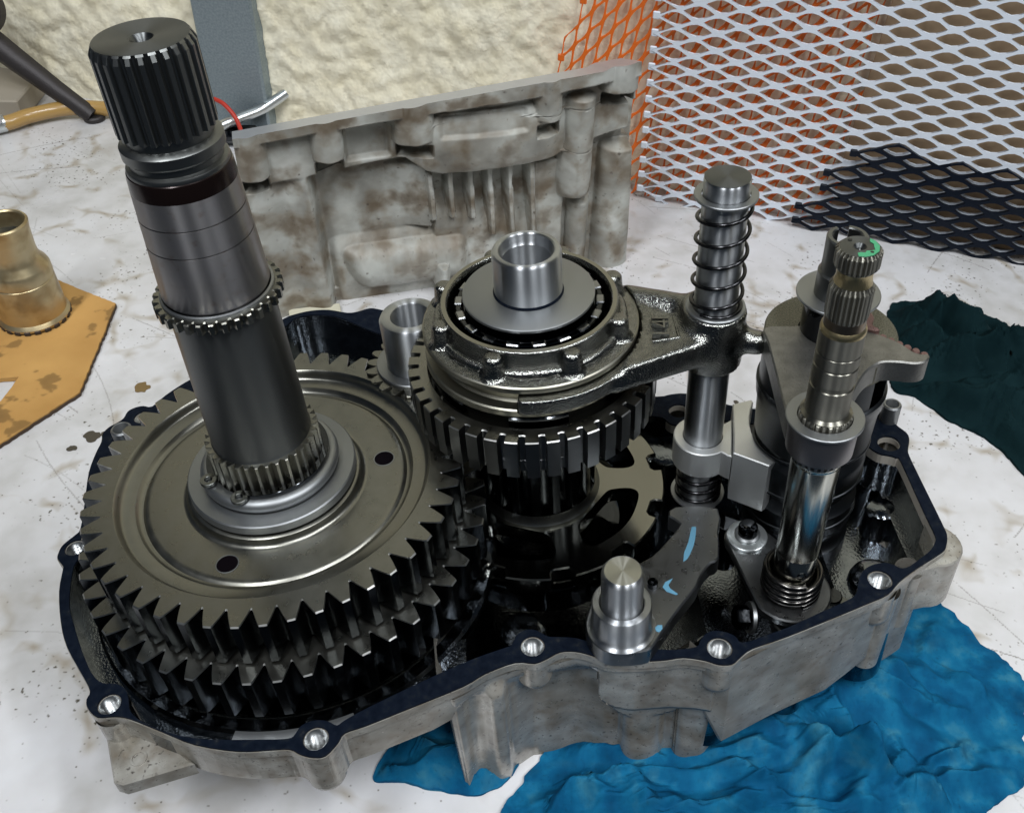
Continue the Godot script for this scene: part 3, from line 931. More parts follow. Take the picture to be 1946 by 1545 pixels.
# the top four millimetres of the inner wall: machined bare on the right flank, the shade-tinted oily metal elsewhere
func lip(s: Sh, inn: PackedVector2Array, bare: bool):
	for i in inn.size():
		var a := inn[i]
		var b := inn[(i + 1) % inn.size()]
		if ((a.x > 119 and a.y < 46) or (a.x > 58 and a.y < -5)) != bare: continue
		var d := (b - a)
		var n := Vector3(d.y, 0, -d.x).normalized()
		if not Geometry2D.is_point_in_polygon((a + b) / 2 + Vector2(n.x, n.z) * 0.2, inn): n = -n
		s.quad(Vector3(a.x, -33.6, a.y), Vector3(b.x, -33.6, b.y), Vector3(b.x, -37.6, b.y), Vector3(a.x, -37.6, a.y), n, n, n, n)

func fix(s: Sh) -> Sh:
	var o := Sh.new()
	for i in range(0, s.V.size(), 3):
		o.tri(s.V[i], s.V[i + 1], s.V[i + 2], s.N[i], s.N[i + 1], s.N[i + 2], s.U[i], s.U[i + 1], s.U[i + 2])
	return o

func sstep(a: float, b: float, x: float) -> float:
	var t := clampf((x - a) / (b - a), 0, 1)
	return t * t * (3 - 2 * t)

# front wall of the deep well with its columns and raised pad, and the square chamber to the right
func build_well(o: Node3D):
	var path := PackedVector2Array([Vector2(-32, 30), Vector2(-30.5, 66), Vector2(-29.3, 82), Vector2(-27.6, 87.4), Vector2(-24.6, 89.2), Vector2(-21.5, 87.8), Vector2(-18.5, 85.8), Vector2(-13, 82.6), Vector2(-4, 80.2), Vector2(4, 79.8), Vector2(14, 77.8), Vector2(22, 80.7), Vector2(32, 82.3), Vector2(44, 82.3), Vector2(52, 83.5), Vector2(58, 85.2)])
	var cur := Curve2D.new()
	for v in path: cur.add_point(v)
	var L := cur.get_baked_length()
	var rows := []
	var nh := 70
	var ns := 220
	for i in nh:
		var h := lerpf(-37.5, -101.0, float(i) / (nh - 1))
		var r := PackedVector3Array()
		for j in ns:
			var l := L * j / (ns - 1)
			var p := cur.sample_baked(l)
			var p2 := cur.sample_baked(minf(l + 3, L))
			var p1 := cur.sample_baked(maxf(l - 3, 0))
			var d := (p2 - p1).normalized()
			var n := Vector2(-d.y, d.x)
			var x := p.x
			var low := sstep(-40, -46, h)
			var f := (h + 44) * 0.025 + 0.2 - 1.2 * low
			# rounded left corner column, hollow under the first screw boss
			f += 3.6 * exp(-pow((x + 12) / 3.4, 4)) * low
			f -= 4.4 * exp(-pow((x - 7) / 10.5, 4)) * sstep(-41, -52, h)
			f -= 1.6 * exp(-pow((x + 19) / 2.6, 2)) * low
			# raised pad with a rounded lower left corner, a smaller step below, two columns
			var d1 := Vector2(maxf(30.0 - x, 0), maxf(-54.0 - h, 0)).length()
			var pad := (1.0 - sstep(9.2, 10.4, d1)) * sstep(58.5, 57.0, x)
			if x < 30 and h > -54: pad = sstep(19.6, 20.8, x)
			var d2 := Vector2(maxf(33.0 - x, 0), maxf(-62.0 - h, 0)).length() if x < 40 else Vector2(x - 40, maxf(-62.0 - h, 0)).length()
			var pad2 := 1.0 - sstep(8.0, 9.6, d2)
			var colm := 4.0 * pow(maxf(0, 1.0 - pow(absf(x - 35.5) / 7.5, 2.4)), 0.5) + 3.4 * pow(maxf(0, 1.0 - pow(absf(x - 52.0) / 5.5, 2.4)), 0.5)
			f -= 4.0 * sstep(13, 20, x) * low
			f = maxf(f, maxf(lerpf(f, -5.4 + colm, sstep(-50, -56, h)), maxf(lerpf(-7.0, 0.2, pad), lerpf(-8.0, -1.3, pad2)) + (h + 44) * 0.01))
			r.append(Vector3(p.x + n.x * f, h, p.y + n.y * f))
		rows.append(r)
	var s := Sh.new()
	s.grid(rows, false, Vector3.ZERO, Vector3(10, -70, 10))
	part("well_wall", s, M.case_out, o)
	s = Sh.new()
	var bt := PackedVector2Array()
	for v in rows[nh - 1]: bt.append(Vector2(v.x, v.z))
	bt.append(Vector2(60, -20)); bt.append(Vector2(-40, -20))
	s.cap(bt, -101, -1.0)
	part("well_bottom", s, M.case_out, o)
	# square chamber: front faces follow the rim, the floor slopes
	var f := PackedVector2Array([Vector2(50, 76), Vector2(55.5, 83.5), Vector2(61.5, 86.2), Vector2(80, 78.2), Vector2(100.5, 70.8), Vector2(108, 67.5), Vector2(115, 64), Vector2(121, 60), Vector2(129, 55), Vector2(139, 49), Vector2(141, 44), Vector2(141, 20)])
	var hb := [-58.0, -66.0, -81.0, -80.5, -79.5, -76.0, -73.0, -69.0, -66.0, -62.0, -60.0, -60.0]
	s = Sh.new()
	var up := PackedVector3Array()
	var mid := PackedVector3Array()
	var lo := PackedVector3Array()
	var inr := PackedVector3Array()
	for i in f.size():
		up.append(Vector3(f[i].x, -35.5, f[i].y))
		mid.append(Vector3(f[i].x, hb[i] + 1.2, f[i].y))
		lo.append(Vector3(f[i].x - 0.6, hb[i], f[i].y - 1.2))
		inr.append(Vector3(f[i].x - 12, hb[i] + 4, f[i].y - 34))
	for i in f.size() - 1:
		var c := Vector3(90, -60, 40)
		s.flat(up[i], up[i + 1], mid[i + 1], mid[i], (up[i] - c) * Vector3(1, 0, 1))
		s.flat(mid[i], mid[i + 1], lo[i + 1], lo[i], (up[i] - c) * Vector3(1, 0, 1) + Vector3.DOWN * 20)
		s.flat(lo[i], lo[i + 1], inr[i + 1], inr[i], Vector3.DOWN)
	part("square_chamber", s, M.case_out, o)
	# bolt passage running down the chamber's right side
	s = Sh.new()
	s.lathe(prof([5.4, -40, 5.2, -60, 5.0, -79, 4.2, -80, 0.01, -80]), 32)
	part("bolt_passage", s, M.case_out, o, Vector3(117.5, 0, 58.5))
	s = Sh.new()
	s.lathe(prof([4.6, -39, 4.4, -66, 3.6, -67, 0.01, -67]), 32)
	part("bolt_passage", s, M.case_out, o, Vector3(128, 0, 52))
	# hollow ear at the right end
	s = Sh.new()
	var ear := PackedVector2Array()
	for i in 13:
		var a := deg_to_rad(lerpf(-75, 100, i / 12.0))
		ear.append(Vector2(137.8, 45) + Vector2(cos(a) * 9.5, sin(a) * 9.5))
	ear.append(Vector2(126, 56)); ear.append(Vector2(132, 36))
	for w in Geometry2D.clip_polygons(ear, pts(RIM_IN, 1)):
		if not Geometry2D.is_polygon_clockwise(w) or true: s.prism(w, -58, -35.8, 0.5)
	part("ear", s, M.case_out, o)

# ------------------------------------------------------------------ output shaft and its gears (axis at -79.8, 22.8)
const A1 := Vector3(-79.8, 0, 22.8)
func build_output_shaft():
	var o := thing("output_shaft", "tall thick output shaft with a splined top, standing in the big gear", "shaft", A1)
	# splined tip
	var s := Sh.new()
	var n := 26
	var gl := gear_line(n, 11.2, 12.5, 0.30, 0.36, 0.05, 0.5)
	s.wall(gl, 142.6, 122.6)
	var flat_r := radial(gl, 11.0)
	var tip := PackedVector2Array()
	for v in gl: tip.append(v.normalized() * minf(v.length(), 11.75))
	s.wall(gl, 142.6, 144.1, 1.0, true, tip)
	s.wall(tip, 144.1, 144.6, 1.0, true, radial(gl, 11.4))
	s.ring(gl, flat_r, 122.6, -1.0)
	part("splined_end", s, M.shaft_dark, o)
	s = Sh.new()
	s.lathe(prof([11.4, 144.6, 10.8, 144.75, 3.0, 144.3, 2.6, 143.9, 1.3, 141.6, 1.1, 140, 0.01, 139.5]), 72)
	part("end_face", s, M.satin, o)
	s = Sh.new()
	s.lathe(prof([11.2, 124, 11.0, 122.0, 11.0, 120.2, 12.6, 119.6, 13.0, 119.2, 13.0, 116.6, 12.5, 116.0, 11.9, 115.6, 11.9, 114.0, 12.9, 113.6, 13.1, 113.2, 13.1, 112.4]), 96)
	part("groove_collar", s, M.shaft_dark, o)
	s = Sh.new()
	s.lathe(prof([13.1, 112.4, 13.35, 112.2, 13.6, 111, 13.8, 107.6]), 96)
	part("seal_track", s, M.seal_band, o)
	s = Sh.new()
	s.lathe(prof([13.8, 107.6, 14.1, 100.15, 13.6, 100.15, 13.6, 99.8, 14.15, 99.8, 14.4, 92.25, 13.9, 92.25, 13.9, 91.9, 14.45, 91.9, 15.1, 75.4, 14.6, 74.4, 14.3, 74.2, 14.3, 70]), 120)
	part("journal", s, M.journal, o)
	s = Sh.new()
	var pr := prof([14.3, 74, 15.0, 72.0, 15.0, 70.2, 15.05, 60, 15.5, 26])
	pr.append(Vector2(15.5, 20.2))
	pr.append(Vector2(15.6, 19.4)); pr.append(Vector2(15.8, 18.95))
	s.lathe(pr, 120)
	part("barrel", s, M.satin, o)
	s = Sh.new()
	gear_shape(s, gear_line(35, 16.1, 17.8, 0.12, 0.26, 0.17, 0.0), 15.0, 4.0, 18.9, 0.2)
	part("base_splines", s, M.gear, o)
	# loose toothed ring part way up
	var t := thing("toothed_ring", "thin toothed steel ring fitted part way up the output shaft", "ring", A1 + Vector3(0, 70.4, 0))
	s = Sh.new()
	gear_shape(s, gear_line(32, 16.5, 18.1, 0.30, 0.34, 0.03), 15.15, 0, 3.2, 0.35)
	part("tooth_rim", s, M.gear, t)
	s = Sh.new()
	s.lathe(prof([15.9, 3.2, 15.9, 3.9, 15.3, 4.1, 15.1, 4.0, 15.1, 3.2]), 96)
	part("inner_lip", s, M.ground, t)

func build_gears():
	var o := thing("upper_output_gear", "large toothed steel gear with dished web, uppermost on the output shaft", "gear", A1)
	var s := Sh.new()
	var gl := gear_line(48, 55.7, 62, 0.09, 0.29, deg_to_rad(89.4), 0.08)
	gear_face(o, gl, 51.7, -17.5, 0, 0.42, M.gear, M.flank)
	s = Sh.new()
	var web := prof([51.7, 0.0, 51.2, -0.4, 50.6, -1.6, 50.2, -2.6, 49.4, -3.2])
	web.append_array(prof([46.4, -3.3, 45.6, -3.5, 44.9, -4.4, 44.2, -5.0, 43.4, -5.1, 42.8, -4.6, 42.2, -4.4, 41.0, -4.3, 30.5, -4.3]))
	fillet(web, Vector2(30.4, -2.3), 2.0, -90, -180, 5)
	web.append_array(prof([28.2, -1.6, 27.6, -1.2, 27.0, -1.2, 20, -1.2]))
	s.lathe(web, 168)
	s.lathe(prof([20, -16, 51.7, -16]), 96)
	part("web", s, M.gear, o)
	for a in [[107.3, 36.2, 3.3], [-10.1, 36.1, 3.2]]:
		s = Sh.new()
		s.lathe(prof([a[2] + 0.35, -4.22, a[2], -4.2, a[2], -4.28]), 32)
		part("hole_edge", s, M.ground, o, polar(a[1], a[0]))
		s = Sh.new()
		s.lathe(prof([a[2], -4.18, 0.01, -4.18]), 32)  # flat black disc: shade of an uncut hole put into its colour
		part("hole_shade", s, M.hole_shade, o, polar(a[1], a[0]))
	# lower gear
	o = thing("lower_output_gear", "dark toothed gear, slightly larger, directly under the top gear", "gear", A1 + Vector3(0, -18.5, 0))
	s = Sh.new()
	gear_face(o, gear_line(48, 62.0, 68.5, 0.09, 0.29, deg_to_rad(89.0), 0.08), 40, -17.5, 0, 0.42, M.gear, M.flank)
	s = Sh.new()
	s.lathe(prof([40, -1, 20, -1]), 64)
	s.lathe(prof([20, -14, 40, -14]), 64)
	part("web", s, M.gear_dark, o)
	# thrust washer, sliding ring and circlip round the shaft's foot
	s = Sh.new()
	s.lathe(prof([16, -0.6, 26.9, -0.6, 27.3, -0.2, 27.3, 2.6, 26.9, 3.0, 22, 3.0, 21.8, 2.6, 21.2, 2.4, 16, 2.4]), 128)
	single("thrust_washer", s, M.ground, "wide flat steel washer around the foot of the output shaft", "washer", A1)
	s = Sh.new()
	var pr := prof([17.8, 3.1, 21.4, 3.1])
	fillet(pr, Vector2(20.2, 5.4), 2.2, -60, 90, 9)
	pr.append_array(prof([18.6, 7.4, 17.8, 6.8]))
	s.lathe(pr, 128)
	single("rolled_collar", s, M.ground, "round edged steel collar lying on the wide washer", "collar", A1)
	var c := thing("circlip", "open circlip with two eyed ends around the base splines", "circlip", A1 + Vector3(0, 8.6, 0))
	s = Sh.new()
	var a0 := deg_to_rad(108)
	var a1 := deg_to_rad(148 + 0)
	s.lathe(prof([17.7, -0.6, 19.6, -0.6, 19.7, -0.5, 19.7, 0.5, 19.6, 0.6, 17.7, 0.6, 17.7, -0.6]), 110, a1, a0 + TAU)
	part("ring", s, M.black_steel, c)
	for a in [108.0, 148.0]:
		s = Sh.new()
		s.lathe(prof([2.6, -0.6, 2.7, -0.5, 2.7, 0.5, 2.6, 0.6, 1.3, 0.6, 1.2, 0.5, 1.2, -0.6, 2.6, -0.6]), 28)
		part("eye", s, M.gear_dark, c, polar(20.4, a))

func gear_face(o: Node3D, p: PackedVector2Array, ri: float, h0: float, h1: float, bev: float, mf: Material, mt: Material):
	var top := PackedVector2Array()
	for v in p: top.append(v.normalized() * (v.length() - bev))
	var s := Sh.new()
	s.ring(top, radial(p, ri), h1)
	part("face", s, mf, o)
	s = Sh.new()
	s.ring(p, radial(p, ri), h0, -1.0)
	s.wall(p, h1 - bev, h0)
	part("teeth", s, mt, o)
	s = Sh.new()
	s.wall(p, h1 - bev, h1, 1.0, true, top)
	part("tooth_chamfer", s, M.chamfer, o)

func polar(r: float, deg: float) -> Vector3:
	return Vector3(cos(deg_to_rad(deg)) * r, 0, sin(deg_to_rad(deg)) * r)

# ------------------------------------------------------------------ main shaft stack (axis at 7.9, -0.4)
const A2 := Vector3(7.9, 0, -0.4)
func build_main_shaft():
	# hollow sleeve
	var o := thing("shaft_sleeve", "bright hollow steel sleeve at the top of the middle shaft", "sleeve", A2)
	var s := Sh.new()
	s.lathe(prof([10.7, 48.6, 10.8, 49.2, 10.8, 62.4, 10.4, 63.3, 10.1, 63.5, 9.0, 63.5, 8.6, 63.2, 8.2, 61.0, 7.9, 60.0, 7.7, 59.8, 7.7, 44, 0.01, 43.8]), 120)
	part("sleeve", s, M.polished, o)
	s = Sh.new()
	s.lathe(prof([11.1, 47.6, 11.2, 48.3, 10.9, 48.9, 10.6, 49.0]), 96)
	part("rubber_ring", s, M.gasket, o)
	s = Sh.new()
	s.lathe(prof([11, 48.15, 20.4, 48.1, 20.9, 47.8, 20.9, 47.0, 20.4, 46.7, 11, 46.7]), 128)
	single("bearing_washer", s, M.ground, "flat grey steel disc washer under the bright hollow sleeve", "washer", A2)
	# bearing: cage, rollers
	o = thing("roller_bearing", "dark roller bearing with shiny cage pads inside the ribbed housing", "bearing", A2)
	s = Sh.new()
	s.lathe(prof([14, 43.6, 20.8, 43.6, 21.2, 43.2, 21.2, 40, 14, 40]), 96)
	part("inner_race", s, M.black_steel, o)
	s = Sh.new()
	s.lathe(prof([21.6, 38, 21.6, 43.8, 22.0, 44.2, 23.2, 44.2, 23.5, 43.8, 23.5, 38]), 96)
	part("cage", s, M.black_steel, o)
	for i in 18:
		var a := 6.0 + i * 20.0
		s = Sh.new()
		s.box(Vector3(-1.3, 43.5, -2.1), Vector3(1.3, 44.7, 2.1), 0.35)
		var q := part("roller", s, M.shaft, o, polar(22.5, a))
		q.rotation.y = -deg_to_rad(a)
	# ribbed housing with groove
	o = thing("shift_housing", "cast steel sliding housing with eight ribs and a fork groove", "gear housing", A2)
	s = Sh.new()
	var pr := prof([25.6, 36, 25.6, 43.6, 26.2, 45.2, 26.5, 45.5, 27.9, 45.5, 28.2, 45.2, 28.2, 40.6])
	fillet(pr, Vector2(31.2, 40.6), 3.0, 180, 270, 6)
	pr.append_array(prof([33.6, 37.5, 34.3, 37.25]))
	s.lathe(pr, 144)
	part("raised_wall", s, M.cast, o)
	s = Sh.new()
	s.lathe(prof([26.5, 45.55, 27.9, 45.55]), 128)
	part("wall_edge", s, M.cast_edge, o)
	s = Sh.new()
	s.lathe(prof([34.3, 37.25, 34.8, 36.9, 34.8, 35.2, 34.3, 34.7, 31, 34.7, 30.2, 34.2, 30.2, 29.0, 31, 28.4, 34.3, 28.4, 34.8, 28.0, 34.8, 25.9, 34.2, 25.4, 31.4, 25.4, 31.4, 12]), 160)
	part("groove_ring", s, M.cast_edge, o)
	for i in 8:
		var a: float = -20.5 + i * 45.0 + [0.0, 1.0, -1.0, 0.5, 1.5, -1.0, 0.0, 1.0][i]
		s = Sh.new()
		pr = prof([5.2, 37.2, 4.1, 38.0, 3.5, 39.2, 3.2, 43.0])
		fillet(pr, Vector2(1.4, 43.0), 1.8, 0, 90, 5)
		pr.append(Vector2(0.01, 44.8))
		s.lathe(pr, 24)
		part("rib", s, M.cast, o, polar(29.6, a))
		s = Sh.new()
		var seg := PackedVector3Array()
		for k in 13:
			var b := deg_to_rad(a + lerpf(5, 40, k / 12.0))
			seg.append(Vector3(cos(b) * 29.4, 38.2, sin(b) * 29.4))
		s.tube(seg, [0.8, 1.5, 1.8, 1.9, 1.9, 1.9, 1.9, 1.9, 1.9, 1.9, 1.8, 1.5, 0.8], 10)
		part("fillet", s, M.cast, o)
	# dogs seen in the dark below the groove
	for i in 6:
		s = Sh.new()
		s.lathe(prof([31.4, 20, 33.4, 20, 33.6, 20.3, 33.6, 23.4, 33.2, 23.8, 31.4, 23.8]), 16, deg_to_rad(i * 60.0 + 14), deg_to_rad(i * 60.0 + 46))
		part("dog", s, M.black_steel, o)
	# splined ring gear
	o = thing("splined_ring_gear", "dark ring gear with wide square teeth below the ribbed housing", "gear", A2)
	s = Sh.new()
	gear_face(o, gear_line(40, 37.9, 41.4, 0.34, 0.62, deg_to_rad(89.3), 0.05), 35, 10.6, 21.1, 0.35, M.gear, M.ring_teeth)
	gear_shape(s, gear_line(40, 37.9, 41.15, 0.34, 0.62, deg_to_rad(89.3), 0.05), 35, 6.0, 10.55, 0.1)
	part("lower_teeth", s, M.ring_teeth, o)
	s = Sh.new()
	s.wall(circle(35, 96), 21.1, 6, -1.0)
	part("bore", s, M.black_steel, o)
	s = Sh.new()
	s.lathe(prof([35, 8, 22, 7.6, 22, 4]), 72)
	part("floor", s, M.black_steel, o)
	# splined pinion down to the spider
	s = Sh.new()
	gear_shape(s, gear_line(18, 18.2, 21.2, 0.36, 0.34, 0.1, 0.2), 8, -34, 6, 0.3)
	single("long_pinion", s, M.flank, "dark long toothed pinion under the splined ring gear", "gear", A2)
	# slotted spider plate
	o = thing("slotted_plate", "round steel plate with rim notches and windows, lowest on the middle shaft", "plate", A2 + Vector3(0, -38.5, 0))
	s = Sh.new()
	var op := PackedVector2Array()
	for i in 12:
		var c := deg_to_rad(-7.0 + i * 30.2)
		for q in [[-5.2, 46.2], [-5.0, 43.4], [-3.6, 42.2], [3.6, 42.2], [5.0, 43.4], [5.2, 46.2], [9, 46.2], [13, 46.2], [17, 46.2], [21, 46.2]]:
			var a := c + deg_to_rad(q[0])
			op.append(Vector2(cos(a), sin(a)) * q[1])
	var wins := []
	for i in 5:
		var c := 75.0 + 36 + i * 72.0
		var w := PackedVector2Array()
		for q in [[-21, 25.5], [-25, 28], [-27, 34], [-23, 37.2], [-10, 37.8], [0, 38], [10, 37.8], [23, 37.2], [27, 34], [25, 28], [21, 25.5], [10, 24], [0, 23.6], [-10, 24]]:
			var a := deg_to_rad(c + q[0])
			w.append(Vector2(cos(a), sin(a)) * q[1])
		wins.append(smooth_loop(w, 3))
	s.prism(op, -6.5, 0, 0.5, wins)
	part("plate", s, M.spider, o)
	s = Sh.new()
	s.lathe(prof([22.5, 0.0, 21.6, 1.2, 21.2, 4]), 72)
	part("hub_fillet", s, M.gear_dark, o)
	s = Sh.new()
	s.lathe(prof([43, -6.5, 43.4, -8, 43.4, -10, 42.6, -11.2, 40, -11.5, 39.6, -13, 41, -13.8, 41, -16, 39, -17, 37, -17.2, 37, -30]), 110)
	part("lower_ring", s, M.black_steel, o)
	s = Sh.new()
	s.lathe(prof([36, -14, 34.5, -13, 33, -14, 30, -18, 26, -19, 20, -19]), 110)
	part("inner_drum", s, M.black_steel, o)

# ------------------------------------------------------------------ shift fork: organic casting from a distance field
func cap_d(p: Vector3, a: Vector3, b: Vector3, ra: float, rb: float) -> float:
	var ab := b - a
	var t := clampf((p - a).dot(ab) / ab.length_squared(), 0, 1)
	return (p - a - ab * t).length() - lerpf(ra, rb, t)

func smin(a: float, b: float, k: float) -> float:
	var h := maxf(k - absf(a - b), 0) / k
	return minf(a, b) - h * h * k * 0.25

func fork_field(p: Vector3) -> float:
	# boss round the rail
	var q := Vector2(p.x - A3.x, p.z - A3.z).length()
	var boss := Vector2(maxf(q - 8.9, 0), maxf(absf(p.y - 31.3) - 9.6, 0)).length() - 1.0
	boss = maxf(boss, q - 9.9)
	# two ridges and the web between them
	var r1 := cap_d(p, Vector3(33, 30.5, 26.5), Vector3(63, 30.5, 13.5), 3.0, 5.0)
	var r2 := cap_d(p, Vector3(40.5, 34.5, -13), Vector3(63, 37.0, 2.0), 3.2, 4.2)
	var t := clampf((p.x - 36) / 28.0, 0, 1)
	var zc := lerpf(6.5, 7.8, t)
	var hw := lerpf(19.5, 8.0, t)
	var d := Vector3(maxf(maxf(36 - p.x, p.x - 64), 0), maxf(absf(p.y - 33.6) - 1.6, 0), maxf(absf(p.z - zc) - hw, 0)).length() - 1.0
	var arm := smin(smin(r1, r2, 4), d, 4)
	# half ring that runs in the groove
	var v := Vector2(p.x - A2.x, p.z - A2.z)
	var a := rad_to_deg(v.angle())
	var rr := v.length()
	var da := maxf(maxf(a - 99, -84 - a), 0) * 0.6
	var hr := Vector3(maxf(absf(rr - 34.4) - 2.6, 0), maxf(absf(p.y - 31.5) - 2.1, 0), da).length() - 0.7
	var pin := cap_d(p, Vector3(68, 31, 9), Vector3(78.5, 31, 13), 4.2, 4.0)
	var f := smin(arm, boss, 5)
	f = smin(f, hr, 3)
	f = smin(f, pin, 3)
	# bore, and room for the ribbed housing
	f = maxf(f, 7.05 - q)
	f = maxf(f, -maxf(rr - 35.1, 34.55 - p.y))
	return f

func surface_nets(lo: Vector3, cell: float, n: Vector3i, fun: Callable) -> Sh:
	var val := PackedFloat32Array()
	val.resize(n.x * n.y * n.z)
	for k in n.z:
		for j in n.y:
			for i in n.x: val[i + n.x * (j + n.y * k)] = fun.call(lo + Vector3(i, j, k) * cell)
	var idx := {}
	var vs := PackedVector3Array()
	var ns := PackedVector3Array()
	var co := [Vector3i(0, 0, 0), Vector3i(1, 0, 0), Vector3i(0, 1, 0), Vector3i(1, 1, 0), Vector3i(0, 0, 1), Vector3i(1, 0, 1), Vector3i(0, 1, 1), Vector3i(1, 1, 1)]
	var ed := [[0, 1], [2, 3], [4, 5], [6, 7], [0, 2], [1, 3], [4, 6], [5, 7], [0, 4], [1, 5], [2, 6], [3, 7]]
	for k in n.z - 1:
		for j in n.y - 1:
			for i in n.x - 1:
				var v := []
				var neg := 0
				for c in co:
					var f := val[i + c.x + n.x * (j + c.y + n.y * (k + c.z))]
					v.append(f)
					if f < 0: neg += 1
				if neg == 0 or neg == 8: continue
				var s := Vector3.ZERO
				var m := 0
				for e in ed:
					var a: float = v[e[0]]
					var b: float = v[e[1]]
					if (a < 0) != (b < 0):
						var t := a / (a - b)
						s += Vector3(co[e[0]]).lerp(Vector3(co[e[1]]), t)
						m += 1
				var p := lo + (Vector3(i, j, k) + s / m) * cell
				idx[i + n.x * (j + n.y * k)] = vs.size()
				vs.append(p)
				var h := 0.35
				ns.append(Vector3(fun.call(p + Vector3(h, 0, 0)) - fun.call(p - Vector3(h, 0, 0)), fun.call(p + Vector3(0, h, 0)) - fun.call(p - Vector3(0, h, 0)), fun.call(p + Vector3(0, 0, h)) - fun.call(p - Vector3(0, 0, h))).normalized())
	var o := Sh.new()
	var st := [1, n.x, n.x * n.y]
	for k in range(1, n.z - 1):
		for j in range(1, n.y - 1):
			for i in range(1, n.x - 1):
				var b := i + n.x * (j + n.y * k)
				for ax in 3:
					if (val[b] < 0) == (val[b + st[ax]] < 0): continue
					var u: int = st[(ax + 1) % 3]
					var w: int = st[(ax + 2) % 3]
					var q := [b, b - u, b - u - w, b - w]
					var ok := true
					for e in q:
						if not idx.has(e): ok = false
					if not ok: continue
					var g := []
					for e in q: g.append(idx[e])
					o.quad(vs[g[0]], vs[g[1]], vs[g[2]], vs[g[3]], ns[g[0]], ns[g[1]], ns[g[2]], ns[g[3]])
	return o

const A3 := Vector3(65.7, 0, 7.4)
func build_fork():
	var o := thing("shift_fork", "cast steel shift fork reaching from the spring rail to the ribbed housing", "shift fork")
	var s := surface_nets(Vector3(-2, 18, -40), 1.15, Vector3i(76, 23, 72), fork_field)
	part("casting", s, M.cast, o)
	s = Sh.new()
	s.lathe(prof([9.0, 41.8, 9.3, 42.0, 9.3, 42.5, 9.0, 42.8, 7.2, 42.8]), 72)
	part("spring_seat", s, M.ground, o, A3)
	# raised cast mark
	var t := TextMesh.new()
	t.text = "L4F"
	var f := SystemFont.new()
	f.font_names = PackedStringArray(["Droid Sans"])
	t.font = f
	t.font_size = 24
	t.pixel_size = 0.00031
	t.depth = 0.0018
	t.curve_step = 4
	put_mesh("cast_mark", t, M.cast, o, Transform3D(Basis(Vector3(0.12, 0, -1).normalized(), Vector3(-1, 0, -0.12).normalized(), Vector3.UP), Vector3(48.4, 37.3, 9.0) * MM))
	s = Sh.new()
	for q in [[45.0, -5.0, 53.5, -4.0], [53.5, -4.0, 53.5, 14.5], [53.5, 14.5, 45.0, 15.5]]:
		s.tube(PackedVector3Array([Vector3(q[0], 36.35, q[1]), Vector3(q[2], 36.35, q[3])]), 0.55, 8)
	part("mark_frame", s, M.cast, o)

func build_rail():
	var o := thing("shift_rail", "upright polished steel rail carrying the coil spring and fork", "rail", A3)
	var s := Sh.new()
	s.lathe(prof([6.7, -44, 6.75, 84.8, 6.75, 86.4, 6.5, 87.2, 6.0, 87.6, 0.01, 87.6]), 96)
	part("rod", s, M.polished, o)
	s = Sh.new()
	s.lathe(prof([6.62, 87.45, 6.05, 87.66, 0.01, 87.66]), 72)
	part("end_face", s, M.satin, o)
	s = Sh.new()
	s.lathe(prof([7.0, 82.2, 9.0, 82.2, 9.25, 82.0, 9.25, 81.4, 9.0, 81.2, 7.0, 81.2]), 96)
	single("spring_washer", s, M.ground, "thin round washer near the top of the spring rail", "washer", A3)
	s = Sh.new()
	s.tube(helix(7.75, 43.4, 80.9, 6.4, 2.4, 40, 0.1), 0.62, 10)
	single("coil_spring", s, M.spring, "black open coil spring around the upper half of the rail", "spring", A3)
	s = Sh.new()
	s.tube(helix(7.7, -41, -25.4, 4.6, 1.0, 40, 0.12), 0.7, 10)
	single("coil_spring", s, M.spring, "black tightly wound coil spring under the aluminium clamp", "spring", A3)
	s = Sh.new()
	s.lathe(prof([7.2, -41.2, 9.6, -41.2, 9.8, -41.6, 9.6, -42, 7.2, -42]), 72)
	single("spring_washer", s, M.ground, "washer under the lower coil spring, half hidden by the grey hooked plate", "washer", A3)
	# aluminium clamp
	o = thing("clamp_block", "bare machined aluminium clamp block fixed on the lower part of the rail", "clamp block")
	s = Sh.new()
	var p := PackedVector2Array()
	for i in 27:
		var a := deg_to_rad(lerpf(62, 330, i / 26.0))
		p.append(Vector2(A3.x, A3.z) + Vector2(cos(a), sin(a)) * 10.1)
	p.append(Vector2(77.5, 0.5)); p.append(Vector2(75.4, 10)); p.append(Vector2(73.4, 19.0)); p.append(Vector2(72.2, 18.2))
	s.prism(p, -24.5, -13.4, 0.35, [circle(6.95, 48, Vector2(A3.x, A3.z))])
	part("clamp_ring", s, M.alu, o)
	s = Sh.new()
	p = PackedVector2Array([Vector2(73.6, 19.6), Vector2(83.9, 26.9), Vector2(86.4, 25.2)])
	for i in 9:
		var a := deg_to_rad(lerpf(147, 211, i / 8.0))
		p.append(Vector2(110.4, 9.6) + Vector2(cos(a), sin(a)) * 28.4)
	p.append(Vector2(85.6, -6.4)); p.append(Vector2(78.6, -4.8)); p.append(Vector2(75.9, 10))
	s.prism(p, -33.5, -11, 0.35)
	part("stop_arm", s, M.alu, o)

